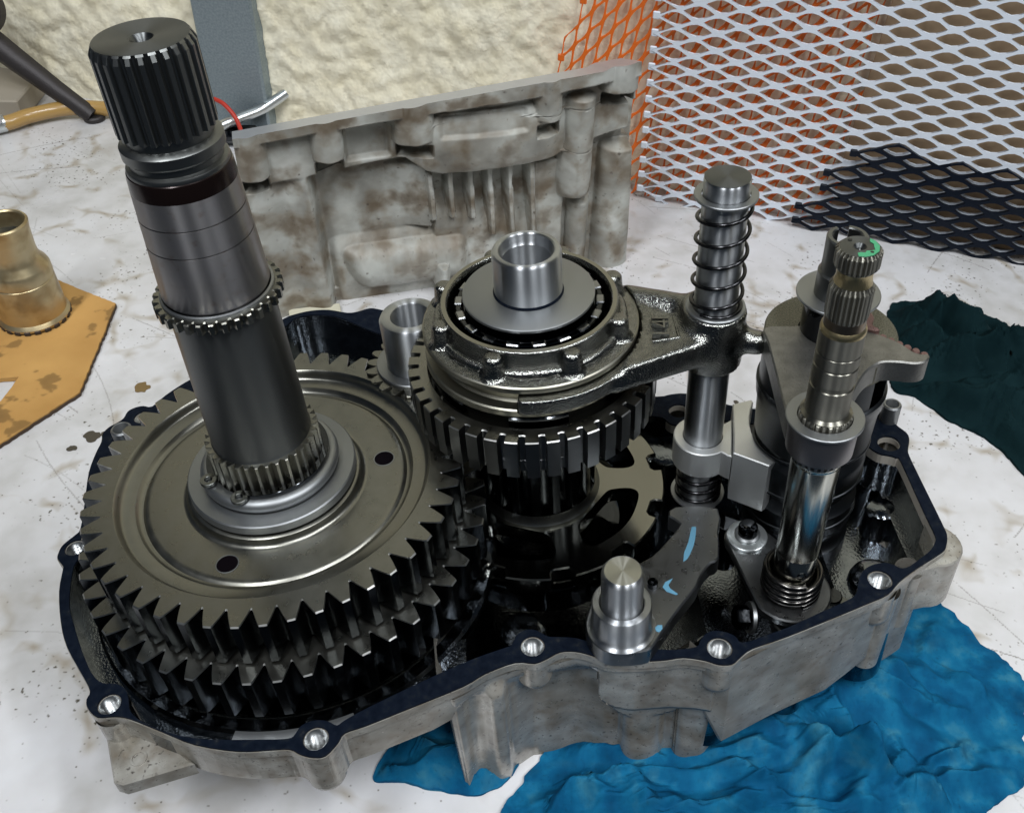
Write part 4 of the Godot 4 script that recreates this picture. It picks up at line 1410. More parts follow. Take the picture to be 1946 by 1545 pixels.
# ------------------------------------------------------------------ hooked plate with pin
func build_hook_plate():
	var o := thing("hooked_plate", "grey hooked steel plate with blue paint marks inside the front rim", "plate")
	var s := Sh.new()
	s.prism(pts(HOOK, 2), -33.5, -26.6, 0.5)
	part("plate", s, M.plate, o)
	s = Sh.new()
	var st := PackedVector2Array([Vector2(57.2, 37.4), Vector2(58.6, 37.8), Vector2(57.6, 42), Vector2(56.4, 45.4), Vector2(54.6, 48.9), Vector2(53.2, 51), Vector2(51.7, 52), Vector2(52.6, 48.4), Vector2(54.8, 44), Vector2(56.2, 40)])
	s.prism(st, -26.6, -26.42, 0.05)
	part("paint_mark", s, M.blue_paint, o)
	s = Sh.new()
	s.prism(PackedVector2Array([Vector2(44.6, 59.6), Vector2(47.2, 58.4), Vector2(45.4, 60.9), Vector2(45.7, 62.2), Vector2(47.8, 64.6), Vector2(47.2, 65.0), Vector2(44.4, 63.4), Vector2(43.4, 61.5)]), -26.6, -26.42, 0.05)
	part("paint_mark", s, M.blue_paint, o)
	s = Sh.new()
	s.prism(PackedVector2Array([Vector2(38.6, 76.6), Vector2(39.6, 75.7), Vector2(41.0, 75.9), Vector2(40.8, 77.3), Vector2(39.6, 78.4), Vector2(38.8, 77.9)]), -26.6, -26.42, 0.05)
	part("paint_mark", s, M.blue_paint, o)
	s = Sh.new()
	s.lathe(prof([1.7, -30, 1.7, -24.6, 1.4, -24.2, 0.9, -24.2, 0.8, -25.4, 0.01, -25.4]), 24)
	part("roll_pin", s, M.black_steel, o, Vector3(40.4, 0, 60.6))
	s = Sh.new()
	var cm := PackedVector3Array()
	for i in 12:
		var a := deg_to_rad(lerpf(-30, -250, i / 11.0))
		cm.append(Vector3(58.4 + cos(a) * 2.0, -26.62, 43.6 + sin(a) * 2.0))
	s.tube(cm, 0.16, 6)
	part("punched_mark", s, M.black_steel, o)
	# boss and pin
	var b := Vector3(28.5, 0, 74.7)
	s = Sh.new()
	var pr := prof([10.6, -26.5])
	fillet(pr, Vector2(10.3, -25.2), 1.2, 265, 180, 5)
	pr.append_array(prof([9.15, -22, 9.15, -15.6, 8.8, -15.0, 8.5, -14.9, 7.0, -14.9, 6.7, -15.2, 6.6, -26]))
	s.lathe(pr, 96)
	single("pin_bush", s, M.polished, "bright steel bush standing on the hooked plate around a pin", "bush", b)
	o = thing("fork_pin", "short bright steel pin with a turned flat end, in the bush", "pin", b)
	s = Sh.new()
	s.lathe(prof([6.3, -27, 6.32, -1.9, 6.2, -1.3, 5.6, -0.2, 5.4, -0.1]), 96)
	part("body", s, M.polished, o)
	s = Sh.new()
	var fp := []
	for i in 12:
		fp.append(Vector2(5.4 - i * 0.46, -0.1 + (0.05 if i % 2 else 0.0)))
	fp.append(Vector2(0.01, -0.1))
	s.lathe(fp, 96)
	part("turned_face", s, M.turned, o)

# ------------------------------------------------------------------ selector drum behind
const A6 := Vector3(100.8, 0, 15.0)
func build_drum():
	var o := thing("selector_drum", "dark cast selector drum with grooves at the right behind the splined shaft", "drum", A6)
	var s := Sh.new()
	s.lathe(prof([18.8, -66, 18.8, -52, 17.6, -51, 16.5, -47, 17.6, -43, 18.8, -42, 18.9, -33, 18.0, -32, 16.6, -29, 17.4, -25, 18.8, -24, 19.0, -14, 18.4, -13, 16.8, -10.5, 17.4, -7, 19.0, -6, 19.6, 9, 20.2, 10, 20.4, 13.4, 20.6, 13.8, 20.6, 15.2, 20.2, 15.6, 19.6, 16]), 120)
	part("grooved_body", s, M.drum, o)
	for q in [[-9.0, 2.6, 0.4], [-24.0, 2.2, 1.1], [-40.0, 2.4, 0.8]]:
		var rp := PackedVector3Array()
		for i in 73:
			var a := TAU * i / 72.0
			rp.append(Vector3(cos(a) * 18.7, q[0] + q[1] * sin(a + q[2]), sin(a) * 18.7))
		s = Sh.new()
		s.tube(rp, 0.7, 8)
		part("groove_edge", s, M.drum, o)
	# upper wall with windows between posts
	for q in [[150.0, 318.0], [338.0, 352.0], [60.0, 132.0], [24.0, 36.0]]:
		s = Sh.new()
		s.lathe(prof([19.8, 15.4, 19.8, 28, 17.0, 28, 17.0, 15.4]), 60, deg_to_rad(q[0]), deg_to_rad(q[1]))
		for a in q:
			var d := polar(1.0, a)
			var nn := d.rotated(Vector3.UP, PI / 2 * (1.0 if a == q[0] else -1.0))
			s.flat(d * 19.8 + Vector3.UP * 15.4, d * 19.8 + Vector3.UP * 28, d * 17 + Vector3.UP * 28, d * 17 + Vector3.UP * 15.4, nn)
		part("wall", s, M.drum, o)
	s = Sh.new()
	s.lathe(prof([20.2, 27.6, 20.2, 34.4, 19.8, 34.9, 10, 35.0]), 96)
	part("cast_head", s, M.cast_rough, o)
	s = Sh.new()
	s.lathe(prof([9.6, 34.9, 9.4, 49.0, 6, 49.0]), 64)
	part("neck", s, M.black_steel, o)
	s = Sh.new()
	s.lathe(prof([16, 15.4, 6, 15.4]), 64)
	s.lathe(prof([8, 16, 8, 28]), 48)
	part("core", s, M.black_steel, o)
	# fan shaped sector plate
	o = thing("sector_plate", "flat fan shaped sector plate with a tail, lying on the selector drum", "plate")
	s = Sh.new()
	s.prism(pts(FAN, 3), 28.4, 36.0, 0.45)
	part("plate", s, M.fan, o)
	for i in 7:
		var a := Vector2(113.4, 18.4).lerp(Vector2(124.6, 30.0), i / 6.0)
		s = Sh.new()
		s.lathe(prof([1.25, 30, 1.25, 35.2, 0.9, 35.7, 0.01, 35.7]), 16)
		part("tooth", s, M.rusty, o, Vector3(a.x, 0, a.y))
	s = Sh.new()
	s.prism(pts([106, 13.5, 108, 9.0, 112, 7.4, 114.6, 9.4, 114.8, 12.6, 113.2, 15.6, 114.6, 18.6, 112.0, 18.4], 3), 29, 37.5, 0.8)
	part("rough_lug", s, M.rusty, o)
	# slotted spindle and washer
	o = thing("slotted_spindle", "dark steel spindle with a slotted forked end behind the splined shaft", "spindle", A6 + Vector3(-0.5, 0, 0.4))
	s = Sh.new()
	s.lathe(prof([6.9, 49, 6.8, 57.8, 6.3, 58.4, 6.1, 58.8, 6.0, 62]), 72)
	part("tube", s, M.shaft_dark, o)
	for q in [[108.0, 250.0], [290.0, 425.0]]:
		s = Sh.new()
		s.lathe(prof([6.0, 62, 6.0, 69.4, 5.6, 69.9, 4.6, 69.9, 4.3, 69.5, 4.2, 62]), 40, deg_to_rad(q[0]), deg_to_rad(q[1]))
		for a in q:
			var d := polar(1.0, a)
			var nn := d.rotated(Vector3.UP, PI / 2 * (1.0 if a == q[0] else -1.0))
			s.flat(d * 6.0 + Vector3.UP * 62, d * 6.0 + Vector3.UP * 69.5, d * 4.2 + Vector3.UP * 69.5, d * 4.2 + Vector3.UP * 62, nn)
		part("fork_end", s, M.shaft_dark, o)
	s = Sh.new()
	s.lathe(prof([5.9, 62, 0.01, 61.8]), 40)
	part("slot_floor", s, M.black_steel, o)
	s = Sh.new()
	s.lathe(prof([7.2, 49.9, 12.2, 49.9, 12.4, 49.7, 12.4, 49.2, 12.2, 49.0, 7.2, 49.0]), 96)
	single("drum_washer", s, M.ground, "large flat grey washer around the slotted spindle", "washer", A6)

# ------------------------------------------------------------------ selector shaft in front (axis at 86.5, 57.1)
const A5 := Vector3(86.5, 0, 57.1)
func build_selector():
	var o := thing("selector_shaft", "long bronze tinted selector shaft with two splined bands at the right", "shaft", A5)
	var s := Sh.new()
	for q in [[89.6, 93.4, 94.3], [75.2, 83.0, 84.4]]:
		s = Sh.new()
		var gl := gear_line(28, 5.05, 5.6, 0.3, 0.3, 0.06, 0.4)
		s.wall(gl, q[1], q[0])
		var tp := PackedVector2Array()
		for v in gl: tp.append(v.normalized() * 4.75)
		s.wall(gl, q[1], q[2], 1.0, true, tp)
		s.wall(gl, q[0], q[0] - 1.2, 1.0, true, radial(gl, 4.7 if q[0] > 80 else 5.3))
		part("splines", s, M.selector, o)
	s = Sh.new()
	s.lathe(prof([4.75, 94.3, 1.6, 94.35, 1.4, 94.1, 0.9, 93.4, 0.9, 93.0, 0.01, 93.9]), 48)
	part("end_face", s, M.satin, o)
	s = Sh.new()
	var gp := PackedVector2Array()
	for q in [[-42.0, 4.5], [-22.0, 4.65], [5.0, 4.65], [35.0, 4.65], [65.0, 4.65], [92.0, 4.6], [112.0, 4.4], [118.0, 3.1], [104.0, 2.6], [84.0, 2.9], [66.0, 2.3], [50.0, 2.9], [34.0, 3.6], [12.0, 3.2], [-8.0, 3.5], [-30.0, 3.3]]:
		gp.append(Vector2(cos(deg_to_rad(q[0])), sin(deg_to_rad(q[0]))) * q[1])
	s.prism(gp, 94.33, 94.46, 0.03)
	part("paint_mark", s, M.green_paint, o)
	for a in [-115.0, 55.0]:
		s = Sh.new()
		s.lathe(prof([0.55, 94.36, 0.4, 94.40, 0.01, 94.40]), 12)
		part("punch_dot", s, M.black_steel, o, polar(3.5, a) + Vector3(0, 0.08, 0))
	s = Sh.new()
	var pr := prof([4.7, 88.6, 4.45, 87.6, 4.4, 86.0, 4.75, 84.4])
	s.lathe(pr, 64)
	part("neck", s, M.gold, o)
	s = Sh.new()
	s.lathe(prof([5.3, 74.2, 5.35, 71.3]), 64)
	part("plain_band", s, M.rust_steel, o)
	s = Sh.new()
	s.lathe(prof([5.35, 71.3, 5.8, 70.6, 5.9, 70.0, 5.85, 69.4]), 64)
	part("gold_step", s, M.gold, o)
	s = Sh.new()
	s.lathe(prof([5.85, 69.4, 5.9, 63.1, 5.75, 63.0, 5.75, 62.7, 5.9, 62.6, 5.95, 59.2, 5.7, 59.0, 5.7, 58.5, 5.95, 58.3, 6.0, 53.2, 5.65, 53.0, 5.65, 51.6, 5.98, 51.4, 6.0, 42.0, 6.6, 41.4, 7.0, 41.2]), 96)
	part("stepped_body", s, M.selector, o)
	s = Sh.new()
	var gl := gear_line(26, 6.75, 7.3, 0.38, 0.4, 0.1, 0.2)
	gear_shape(s, gl, 5.9, 33, 40.9, 0.3)
	part("base_splines", s, M.selector, o)
	s = Sh.new()
	var g2 := gear_line(26, 7.0, 7.5, 0.34, 0.42, 0.1, 0.2)
	gear_shape(s, g2, 5.9, 24, 27.2, 0.1)
	part("lower_splines", s, M.ground, o)
	s = Sh.new()
	s.lathe(prof([7.45, 24.4, 7.5, 23.6, 7.2, 23.0, 7.1, 22.4, 6.5, -17.4, 6.4, -17.6, 6.4, -17.9, 6.5, -18.1, 6.3, -36]), 96)
	part("tube", s, M.plated, o)
	s = Sh.new()
	s.lathe(prof([1.5, 0.25, 1.5, 0.4, 1.1, 0.45, 0.9, -0.2, 0.01, -0.5]), 24)
	var h := part("cross_hole", s, M.black_steel, o, Vector3(0.3, -23.8, 6.15))
	h.rotation_degrees = Vector3(90, 0, 0)
	# washer and sleeve
	s = Sh.new()
	s.lathe(prof([7.6, 39.2, 10.5, 39.2, 10.75, 39.0, 10.75, 38.4, 10.5, 38.2, 7.6, 38.2]), 96)
	single("shaft_washer", s, M.ground, "wide flat washer lying on the dark sleeve of the selector shaft", "washer", A5)
	s = Sh.new()
	s.lathe(prof([7.6, 38.1, 9.4, 38.1, 9.6, 37.8, 9.4, 27.4, 9.1, 27.0, 7.5, 27.0]), 96)
	single("shaft_sleeve", s, M.sleeve, "dark steel sleeve beneath the wide washer on the selector shaft", "sleeve", A5)
	# torsion spring, base arm, bolt
	s = Sh.new()
	s.tube(helix(8.5, -36.6, -27.4, 4.0, 1.4, 44, 0.04), 1.25, 12)
	single("torsion_spring", s, M.spring_bright, "thick shiny torsion spring coiled around the foot of the selector shaft", "spring", A5)
	o = thing("spring_plate", "flat oily steel arm with rounded ends under the torsion spring", "arm")
	s = Sh.new()
	var p := PackedVector2Array()
	var c0 := Vector2(77.4, 34.7)
	var c1 := Vector2(86.5, 57.6)
	var dir := (c1 - c0).angle()
	for i in 17: p.append(c1 + Vector2.from_angle(dir + lerpf(-1.45, 1.45, i / 16.0)) * 13.2)
	for i in 13: p.append(c0 + Vector2.from_angle(dir + PI + lerpf(-1.6, 1.6, i / 12.0)) * 7.6)
	s.prism(p, -40.6, -37.6, 0.5)
	part("plate", s, M.plate, o)
	o = thing("arm_bolt", "small dark headed bolt with a bright washer on the selector arm", "bolt", Vector3(77.4, -37.6, 34.7))
	s = Sh.new()
	s.lathe(prof([2.5, 1.3, 6.6, 1.3, 6.9, 1.1, 6.9, 0.2, 6.6, 0.0]), 48)
	part("washer", s, M.zinc, o)
	s = Sh.new()
	s.lathe(prof([4.3, 1.3, 4.4, 2.2, 3.9, 2.7, 3.4, 2.8]), 40)
	part("clip", s, M.ground, o)
	s = Sh.new()
	s.lathe(prof([3.3, 2.2, 3.3, 5.6, 2.9, 6.3, 2.2, 6.6, 0.01, 6.7]), 32)
	part("head", s, M.black_steel, o)
	# parts low in the case
	s = Sh.new()
	s.lathe(prof([4.6, -60, 4.6, -38.6, 4.3, -38.1, 0.01, -38.0]), 36)
	single("round_stud", s, M.black_steel, "round dark stud head beside the bright washer of the arm bolt", "stud", Vector3(72.7, 0, 26.3))
	o = thing("hex_bolt", "small hexagon headed bolt lying sideways low beside the selector arm", "bolt", Vector3(69.6, -43, 63.5))
	s = Sh.new()
	s.prism(circle(4.0, 6), -2.2, 2.2, 0.4)
	s.moved(Transform3D(Basis(Vector3.BACK, deg_to_rad(80)), Vector3.ZERO))
	part("head", s, M.black_steel, o)
	s = Sh.new()
	s.lathe(prof([5.2, 0, 5.3, 0.3, 5.3, 1.2, 0.01, 1.3]), 32)
	s.moved(Transform3D(Basis(Vector3.BACK, deg_to_rad(-100)), Vector3(2.4, -0.4, 0)))
	part("flange", s, M.ground, o)
	s = Sh.new()
	s.prism(pts([84, 44, 96, 50, 107, 58, 106, 63, 99, 67, 88, 70, 80, 66], 3), -50, -45, 0.5)
	single("stop_plate", s, M.gear_dark, "dark oily plate low in the case behind the torsion spring", "plate")
	s = Sh.new()
	s.prism(circle(3.4, 24, Vector2(101.5, 57)), -45, -43.6, 0.4)
	single("stop_screw", s, M.black_steel, "dark round screw head on the low plate behind the torsion spring", "screw")

# ------------------------------------------------------------------ reverse idler tube
func build_reverse():
	var a := Vector3(-33.3, 0, -26.2)
	var s := Sh.new()
	s.lathe(prof([10.6, 1.5, 10.7, 2, 11.0, 21.6, 10.4, 22.8, 10.0, 23.0, 7.4, 23.0, 7.0, 22.8, 6.8, 22.2, 6.8, 4, 0.01, 4]), 96)
	single("hollow_shaft", s, M.polished, "short hollow steel shaft standing behind the large gear", "shaft", a)
	s = Sh.new()
	s.lathe(prof([10.8, 2.6, 14.4, 2.6, 14.7, 2.3, 14.7, 1.4, 10.8, 1.4]), 72)
	single("idler_washer", s, M.ground, "grey washer at the foot of the short hollow shaft", "washer", a)
	s = Sh.new()
	gear_shape(s, gear_line(20, 15.0, 18.6, 0.12, 0.2, 0.3, 0.3), 9, 0.3, 1.3, 0.2)
	single("idler_gear", s, M.gear, "small toothed idler gear under the short hollow shaft", "gear", a)

# ------------------------------------------------------------------ things behind and beside
func bx(x: float, a: float, b: float, e0 := 1.2) -> float:
	var e := e0 * 0.6
	return sstep(a - e, a + e, x) * (1.0 - sstep(b - e, b + e, x))

func round_col(x: float, c: float, r: float) -> float:
	var t := (x - c) / r
	return sqrt(maxf(0, 1 - t * t))

func piece(x: float, k: Array) -> float:
	for i in range(0, k.size() - 2, 2):
		if x <= k[i + 2]: return lerpf(k[i + 1], k[i + 3], clampf((x - k[i]) / (k[i + 2] - k[i]), 0, 1))
	return k[k.size() - 1]

func cover_relief(u: float, v: float) -> float:
	var w := 2.0
	# recess with ramp, left plate
	w = lerpf(w, 13.0 - 2.0 * sin(u * 0.22) , 1.0 - sstep(19, 25, u - (80 - v) * 0.06))
	w = maxf(w, 6.0 * (1 - sstep(30, 46, v)) * sstep(20, 34, u) * (1 - sstep(110, 125, u)))
	w = maxf(w, lerpf(2.0, 8.0, sstep(62, 82, u + (v - 60) * 0.25)) * bx(u, 60, 84, 2) * bx(v, 40, 80, 2))
	w -= 7.0 * bx(u, 83, 138, 1.0) * bx(v, 44 - maxf(0, u - 104) * 0.5, 75, 1.5)
	# fins
	for i in 6:
		var c: float = [82.5, 93.0, 104.0, 114.5, 125.5, 137.5][i] + (75 - v) * 0.06
		var lo: float = [44.0, 44.0, 42.0, 30.0, 26.0, 6.0][i]
		w = maxf(w, 11.0 * bx(u, c - 1.9, c + 1.9, 0.9) * sstep(lo - 2, lo + 3, v) * (1 - sstep(74, 76, v)))
	w = maxf(w, 6.5 * bx(u, 84, 152, 3) * (1 - sstep(40, 62, v + (u - 84) * 0.25)) )
	w = maxf(w, 8.0 * bx(u, 139, 158, 2) * (1 - sstep(72, 76, v)))
	for i in 5:
		var c: float = [88.0, 98.7, 109.5, 120.2, 131.0][i]
		w -= 26.0 * bx(u, c - 3.4, c + 3.4, 0.7) * bx(v, [66.0, 66.0, 65.0, 63.0, 61.0][i], 74.5, 1.2)
	# bottom bulge and stub
	w = maxf(w, 15.0 * round_col(v, 20, 15) * sstep(28, 46, u + (v - 20) * 0.35) * (1 - sstep(96, 110, u)))
	w = maxf(w, 20.0 * round_col(u, 87, 5.2) * bx(v, 5, 21, 1.0))
	w = maxf(w, 5.0 * bx(v, -2, 9, 2) * bx(u, 18, 60, 3))
	# right side columns
	w = maxf(w, 12.0 * round_col(u, 189, 12) * (1 - sstep(74, 80, v)))
	w = maxf(w, 11.0 * round_col(u, 167.5, 6.5) * (1 - sstep(44, 48, v)))
	# upper block
	var edge := piece(u, [-15, 80, 20, 82, 70, 85, 80, 78, 88, 75, 134, 75.5, 150, 77, 187, 87, 210, 92])
	var up := sstep(edge - 1.0, edge + 1.4, v)
	var bul := 13.0 + 6.0 * round_col(v, 92, 17) * bx(u, 74, 150, 14) + 2.0 * sin(u * 0.06 + 1.0)
	w = lerpf(w, maxf(w, bul), up)
	w = maxf(w, 19.0 * round_col(u, 162.5, 10.5) * sstep(0, 1, round_col(v, 60, 12) if v < 60 else 1.0) * (1 - sstep(108, 114, v)))
	# shallow pockets between the screw bosses
	w -= 3.0 * bx(u, 41, 63, 2) * bx(v, 88, 106, 2) + 2.0 * bx(u, 88, 132, 3) * bx(v, 97, 108, 2)
	for q in [[32.0, 8.2, 91.5], [75.0, 10.5, 95.5], [144.0, 7.6, 100.0], [182.0, 10.0, 111.0], [-5.0, 8.0, 86.0]]:
		w = maxf(w, (13.0 + 9.0 * round_col(u, q[0], q[1])) * bx(u, q[0] - q[1], q[0] + q[1], 0.8) * sstep(q[2] - 0.9, q[2] + 0.9, v))
		w -= 8.0 * bx(u, q[0] - q[1] * 0.8, q[0] + q[1] * 0.8, 1) * bx(v, q[2] - 8, q[2] - 2.0, 1.2) * float(w > 4)
	var lowf := piece(u, [-12, 104, 24, 107, 62, 109.5, 136, 113, 172, 117, 192, 119])
	w = maxf(w, 20.5 * sstep(lowf - 0.7, lowf + 0.9, v))
	return w

func build_background():
	# rear casing half standing on its edge
	var o := thing("casing_half", "stained aluminium casing half with cooling fins standing upright behind the gears", "casing", Vector3.ZERO, "", false)
	var t := Vector3(0.96094, 0, -0.27671)
	var n := Vector3(0.27671, 0, 0.96094)
	var p0 := Vector3(-125.1, 0, -187.2) - n * 8.0
	var ns := FastNoiseLite.new()
	ns.seed = 8; ns.frequency = 0.05; ns.fractal_octaves = 3
	var rows := []
	for i in 200:
		var r := PackedVector3Array()
		for j in 330:
			var q := j / 329.0
			var f := i / 199.0
			var vt := lerpf(110.0, 126.0, q) + 1.6 * sstep(0.9, 0.93, q)
			var v := vt * f
			var ur := lerpf(199.0, 190.5, v / 125.0) - (3.5 if v < 104 and v > 80 else 0.0)
			var u := lerpf(-12.0, ur, q)
			r.append(p0 + t * u + Vector3.UP * v + n * (cover_relief(u, v) + ns.get_noise_2d(u, v) * 0.5))
		rows.append(r)
	var s := Sh.new()
	s.grid(rows, false, n)
	part("finned_wall", s, M.cover, o)
	s = Sh.new()
	for j in 329:
		var a: Vector3 = rows[199][j]
		var b: Vector3 = rows[199][j + 1]
		var ab := a - n * ((a - p0).dot(n) + 7) - Vector3.UP * 9.5
		var bb := b - n * ((b - p0).dot(n) + 7) - Vector3.UP * 9.5
		s.quad(a, b, bb, ab, (Vector3.UP - n * 0.35).normalized(), (Vector3.UP - n * 0.35).normalized(), (Vector3.UP - n * 0.35).normalized(), (Vector3.UP - n * 0.35).normalized())
	part("machined_edge", s, M.cover_face, o)
	s = Sh.new()
	for i in 199:
		for q in [[0, -1.0], [329, 1.0]]:
			var a: Vector3 = rows[i][q[0]]
			var b: Vector3 = rows[i + 1][q[0]]
			var aa := a - n * ((a - p0).dot(n) + 7)
			var bb := b - n * ((b - p0).dot(n) + 7)
			if i > 180:
				aa.y -= 9.5 * (i - 180) / 19.0
				bb.y -= 9.5 * (i - 179) / 19.0
			s.flat(a, b, bb, aa, t * q[1])
	var c0 := p0 + t * -12 - n * 7
	var c1 := p0 + t * 199 - n * 7
	s.flat(c0, c1, c1 + Vector3.UP * 115, c0 + Vector3.UP * 100, -n)
	part("side_wall", s, M.cover, o)
	# bronze coloured fitting on cardboard
	o = thing("bronze_fitting", "dirty bronze coloured pipe fitting with an open top standing on cardboard", "fitting", Vector3(-258, 3.2, -174), "", false)
	s = Sh.new()
	s.lathe(prof([17.2, 0.6, 18.2, 1.2, 18.4, 2.6, 17.6, 3.8, 17.0, 4.6, 16.9, 8, 16.1, 24.5, 16.0, 25, 15.6, 25.4, 16.2, 26, 16.0, 31, 15.2, 33, 13.0, 36, 12.2, 38.4, 11.9, 42, 12.1, 53, 12.6, 56.5, 12.7, 57.6, 12.2, 58.3, 11.4, 58.3, 10.8, 57.6, 10.6, 46]), 96, 0, TAU, Vector3.ZERO, 28)
	part("body", s, M.bronze, o)
	s = Sh.new()
	s.lathe(prof([10.7, 49, 0.01, 49]), 48)
	part("oil_surface", s, M.oil, o)
	s = Sh.new()
	for i in 22:
		var a := i * TAU / 22
		s.box(Vector3(17.0, 0.0, -1.6), Vector3(18.6, 2.2, 1.6), 0.3, Transform3D(Basis(Vector3.UP, a), Vector3.ZERO))
	part("foot_knurl", s, M.dark_iron, o)
	# cardboard piece
	s = Sh.new()
	s.prism(rough_loop(pts([-330, -230, -258, -208, -244, -200, -219, -187, -217, -160, -214, -113, -239, -75, -262, -50, -330, -30, -330, -104, -250, -105, -248, -123.5, -268, -120, -330, -118]), 0.5), 0.4, 3.0, 0.2)
	o = thing("cardboard_sheet", "oil stained orange brown cardboard sheet lying under the bronze fitting", "cardboard", Vector3.ZERO, "", false)
	part("sheet", s, M.card, o)
	s = Sh.new()
	s.wall(rough_loop(pts([-258, -208, -244, -200, -219, -187, -217, -160, -214, -113, -239, -75, -262, -50]), 0.9, false), 2.2, 0.3, -1.0, false)
	for i in s.V.size(): s.V[i] += Vector3(0.25, 0, 0)
	part("torn_edge", s, M.card_edge, o)
	# hose with clamp
	o = thing("amber_hose", "amber translucent hose lying across the bench at the far left", "hose", Vector3.ZERO, "", false)
	s = Sh.new()
	var c := Curve3D.new()
	for q in [[-400, 7, -372], [-362, 7, -385], [-343, 7, -400], [-321, 7.5, -411], [-292, 7, -413], [-250, 6, -405], [-215, 6, -400]]: c.add_point(Vector3(q[0], q[1], q[2]))
	s.tube(smooth_path(PackedVector3Array([Vector3(-420, 7, -366), Vector3(-362, 7, -385), Vector3(-343, 7.5, -400), Vector3(-321, 8, -411), Vector3(-292, 7, -413), Vector3(-240, 6, -400)]), 10), 5.2, 16)
	part("tube", s, M.hose, o)
	s = Sh.new()
	s.tube(PackedVector3Array([Vector3(-363, 7, -384.5), Vector3(-357, 7.1, -388.6)]), 6.0, 20)
	s.box(Vector3(-3, -2.5, -2), Vector3(3, 2.5, 2), 0.4, Transform3D(Basis(Vector3.UP, 0.6), Vector3(-358.5, 12.5, -382)))
	part("clamp", s, M.zinc, o)
	# dark bar leaning in from the left
	o = thing("dark_bar", "dark rusty iron bar with a thick round head leaning at the far left", "bar", Vector3.ZERO, "", false)
	s = Sh.new()
	s.box(Vector3(-7, -5, -95), Vector3(7, 5, 78), 1.5, Transform3D(Basis(Vector3(0.78, 0.2, -0.6).normalized(), Vector3(0.1, 0.9, 0.42).normalized(), Vector3(0.78, 0.2, -0.6).normalized().cross(Vector3(0.1, 0.9, 0.42).normalized())).orthonormalized(), Vector3(-356, 30, -436)))
	s.V.clear(); s.N.clear(); s.U.clear(); s.C.clear()
	s.tube(PackedVector3Array([Vector3(-303, 4, -408), Vector3(-326, 20, -414), Vector3(-352, 40, -420), Vector3(-392, 72, -430)]), [6.0, 7.0, 8.5, 10.0], 6)
	part("shank", s, M.dark_iron, o)
	s = Sh.new()
	s.lathe(prof([0.01, -6, 15, -6, 17, -4, 17, 4, 15, 6, 0.01, 6]), 40)
	s.moved(Transform3D(Basis(Vector3.RIGHT, 1.2), Vector3(-368, 72, -424)))
	part("head", s, M.dark_iron, o)
	s = Sh.new()
	s.lathe(prof([6.5, 0.3, 7.5, 1.0, 7.5, 3.0, 6.5, 4, 0.01, 4]), 24)
	part("foot", s, M.dark_iron, o, Vector3(-303, 0, -410))
	# box at the left edge
	s = Sh.new()
	s.box(Vector3(-420, 0.3, -470), Vector3(-352, 16, -404), 1.0)
	single("tan_box", s, M.tan_box, "low dull tan box at the far left below the dark bar", "box", Vector3.ZERO, "", false)
	# silver lever with red tie
	o = thing("silver_lever", "silver bent lever handle lying behind the splined shaft end", "lever", Vector3.ZERO, "", false)
	s = Sh.new()
	var pth := smooth_path(PackedVector3Array([Vector3(-212, 6, -372), Vector3(-200, 14, -378), Vector3(-190, 17, -384), Vector3(-176, 20, -394), Vector3(-160, 30, -402)]), 8)
	s.tube(pth, 4.2, 12)
	for i in s.V.size(): s.V[i].y = 17 + (s.V[i].y - 17) * 0.8
	part("handle", s, M.zinc, o)
	s = Sh.new()
	s.box(Vector3(-214, 3, -386), Vector3(-178, 12, -370), 3)
	part("body", s, M.black_steel, o)
	s = Sh.new()
	s.tube(smooth_path(PackedVector3Array([Vector3(-206, 30, -384), Vector3(-198, 29, -378), Vector3(-190, 22, -372), Vector3(-186, 10, -368)]), 8), 1.5, 8)
	single("red_tie", s, M.red, "thin red plastic tie looped over the silver lever", "cable tie", Vector3.ZERO, "", false)
	# spilled drops on the bench
	var rng := RandomNumberGenerator.new()
	rng.seed = 4
	for q in [[-186.0, -120.0, 4.0, 1], [-206, -76, 2.2, 0], [-199, -84, 4.2, 0], [-194, -86, 1.8, 0], [-176, -170, 2.0, 0], [-168, -178, 3.0, 0], [-164, -172, 1.6, 0], [-217, -244, 1.8, 0], [112, -118, 1.4, 0], [239, -30, 2.2, 1]]:
		s = Sh.new()
		var p := PackedVector2Array()
		for i in 14: p.append(Vector2(q[0], q[1]) + Vector2.from_angle(i * TAU / 14) * q[2] * rng.randf_range(0.65, 1.15))
		s.cap(smooth_loop(p, 3), 0.35)
		s.wall(smooth_loop(p, 3), 0.35, 0.05)
		single("oil_drop", s, M.stain if q[3] else M.dark_stain, ["small dark oil spot on the bench", "small brown oil spot on the bench"][q[3]] + " " + spot_place(q), "stain", Vector3.ZERO, "oil spots on the bench", false)
	# pale offcut peeping out beneath the casing half
	s = Sh.new()
	s.box(Vector3(-14, 0.3, -8), Vector3(14, 3, 6), 0.4, Transform3D(Basis(Vector3.UP, 0.25), Vector3(-108, 0, -180)))
	single("pale_offcut", s, M.pale, "pale offcut of board under the lower left of the casing half", "offcut", Vector3.ZERO, "", false)

func rough_loop(p: PackedVector2Array, k: float, closed := true) -> PackedVector2Array:
	var n := FastNoiseLite.new()
	n.seed = 5
	n.frequency = 0.25
	var o := PackedVector2Array()
	for i in (p.size() if closed else p.size() - 1):
		var a := p[i]
		var b := p[(i + 1) % p.size()]
		var c := int(maxf(1, (b - a).length() / 2.0))
		for j in c:
			var v := a.lerp(b, float(j) / c)
			var m := (b - a).normalized().orthogonal()
			o.append(v + m * k * n.get_noise_2d(v.x, v.y) * (1.0 if j else 0.0))
	if not closed: o.append(p[p.size() - 1])
	return o

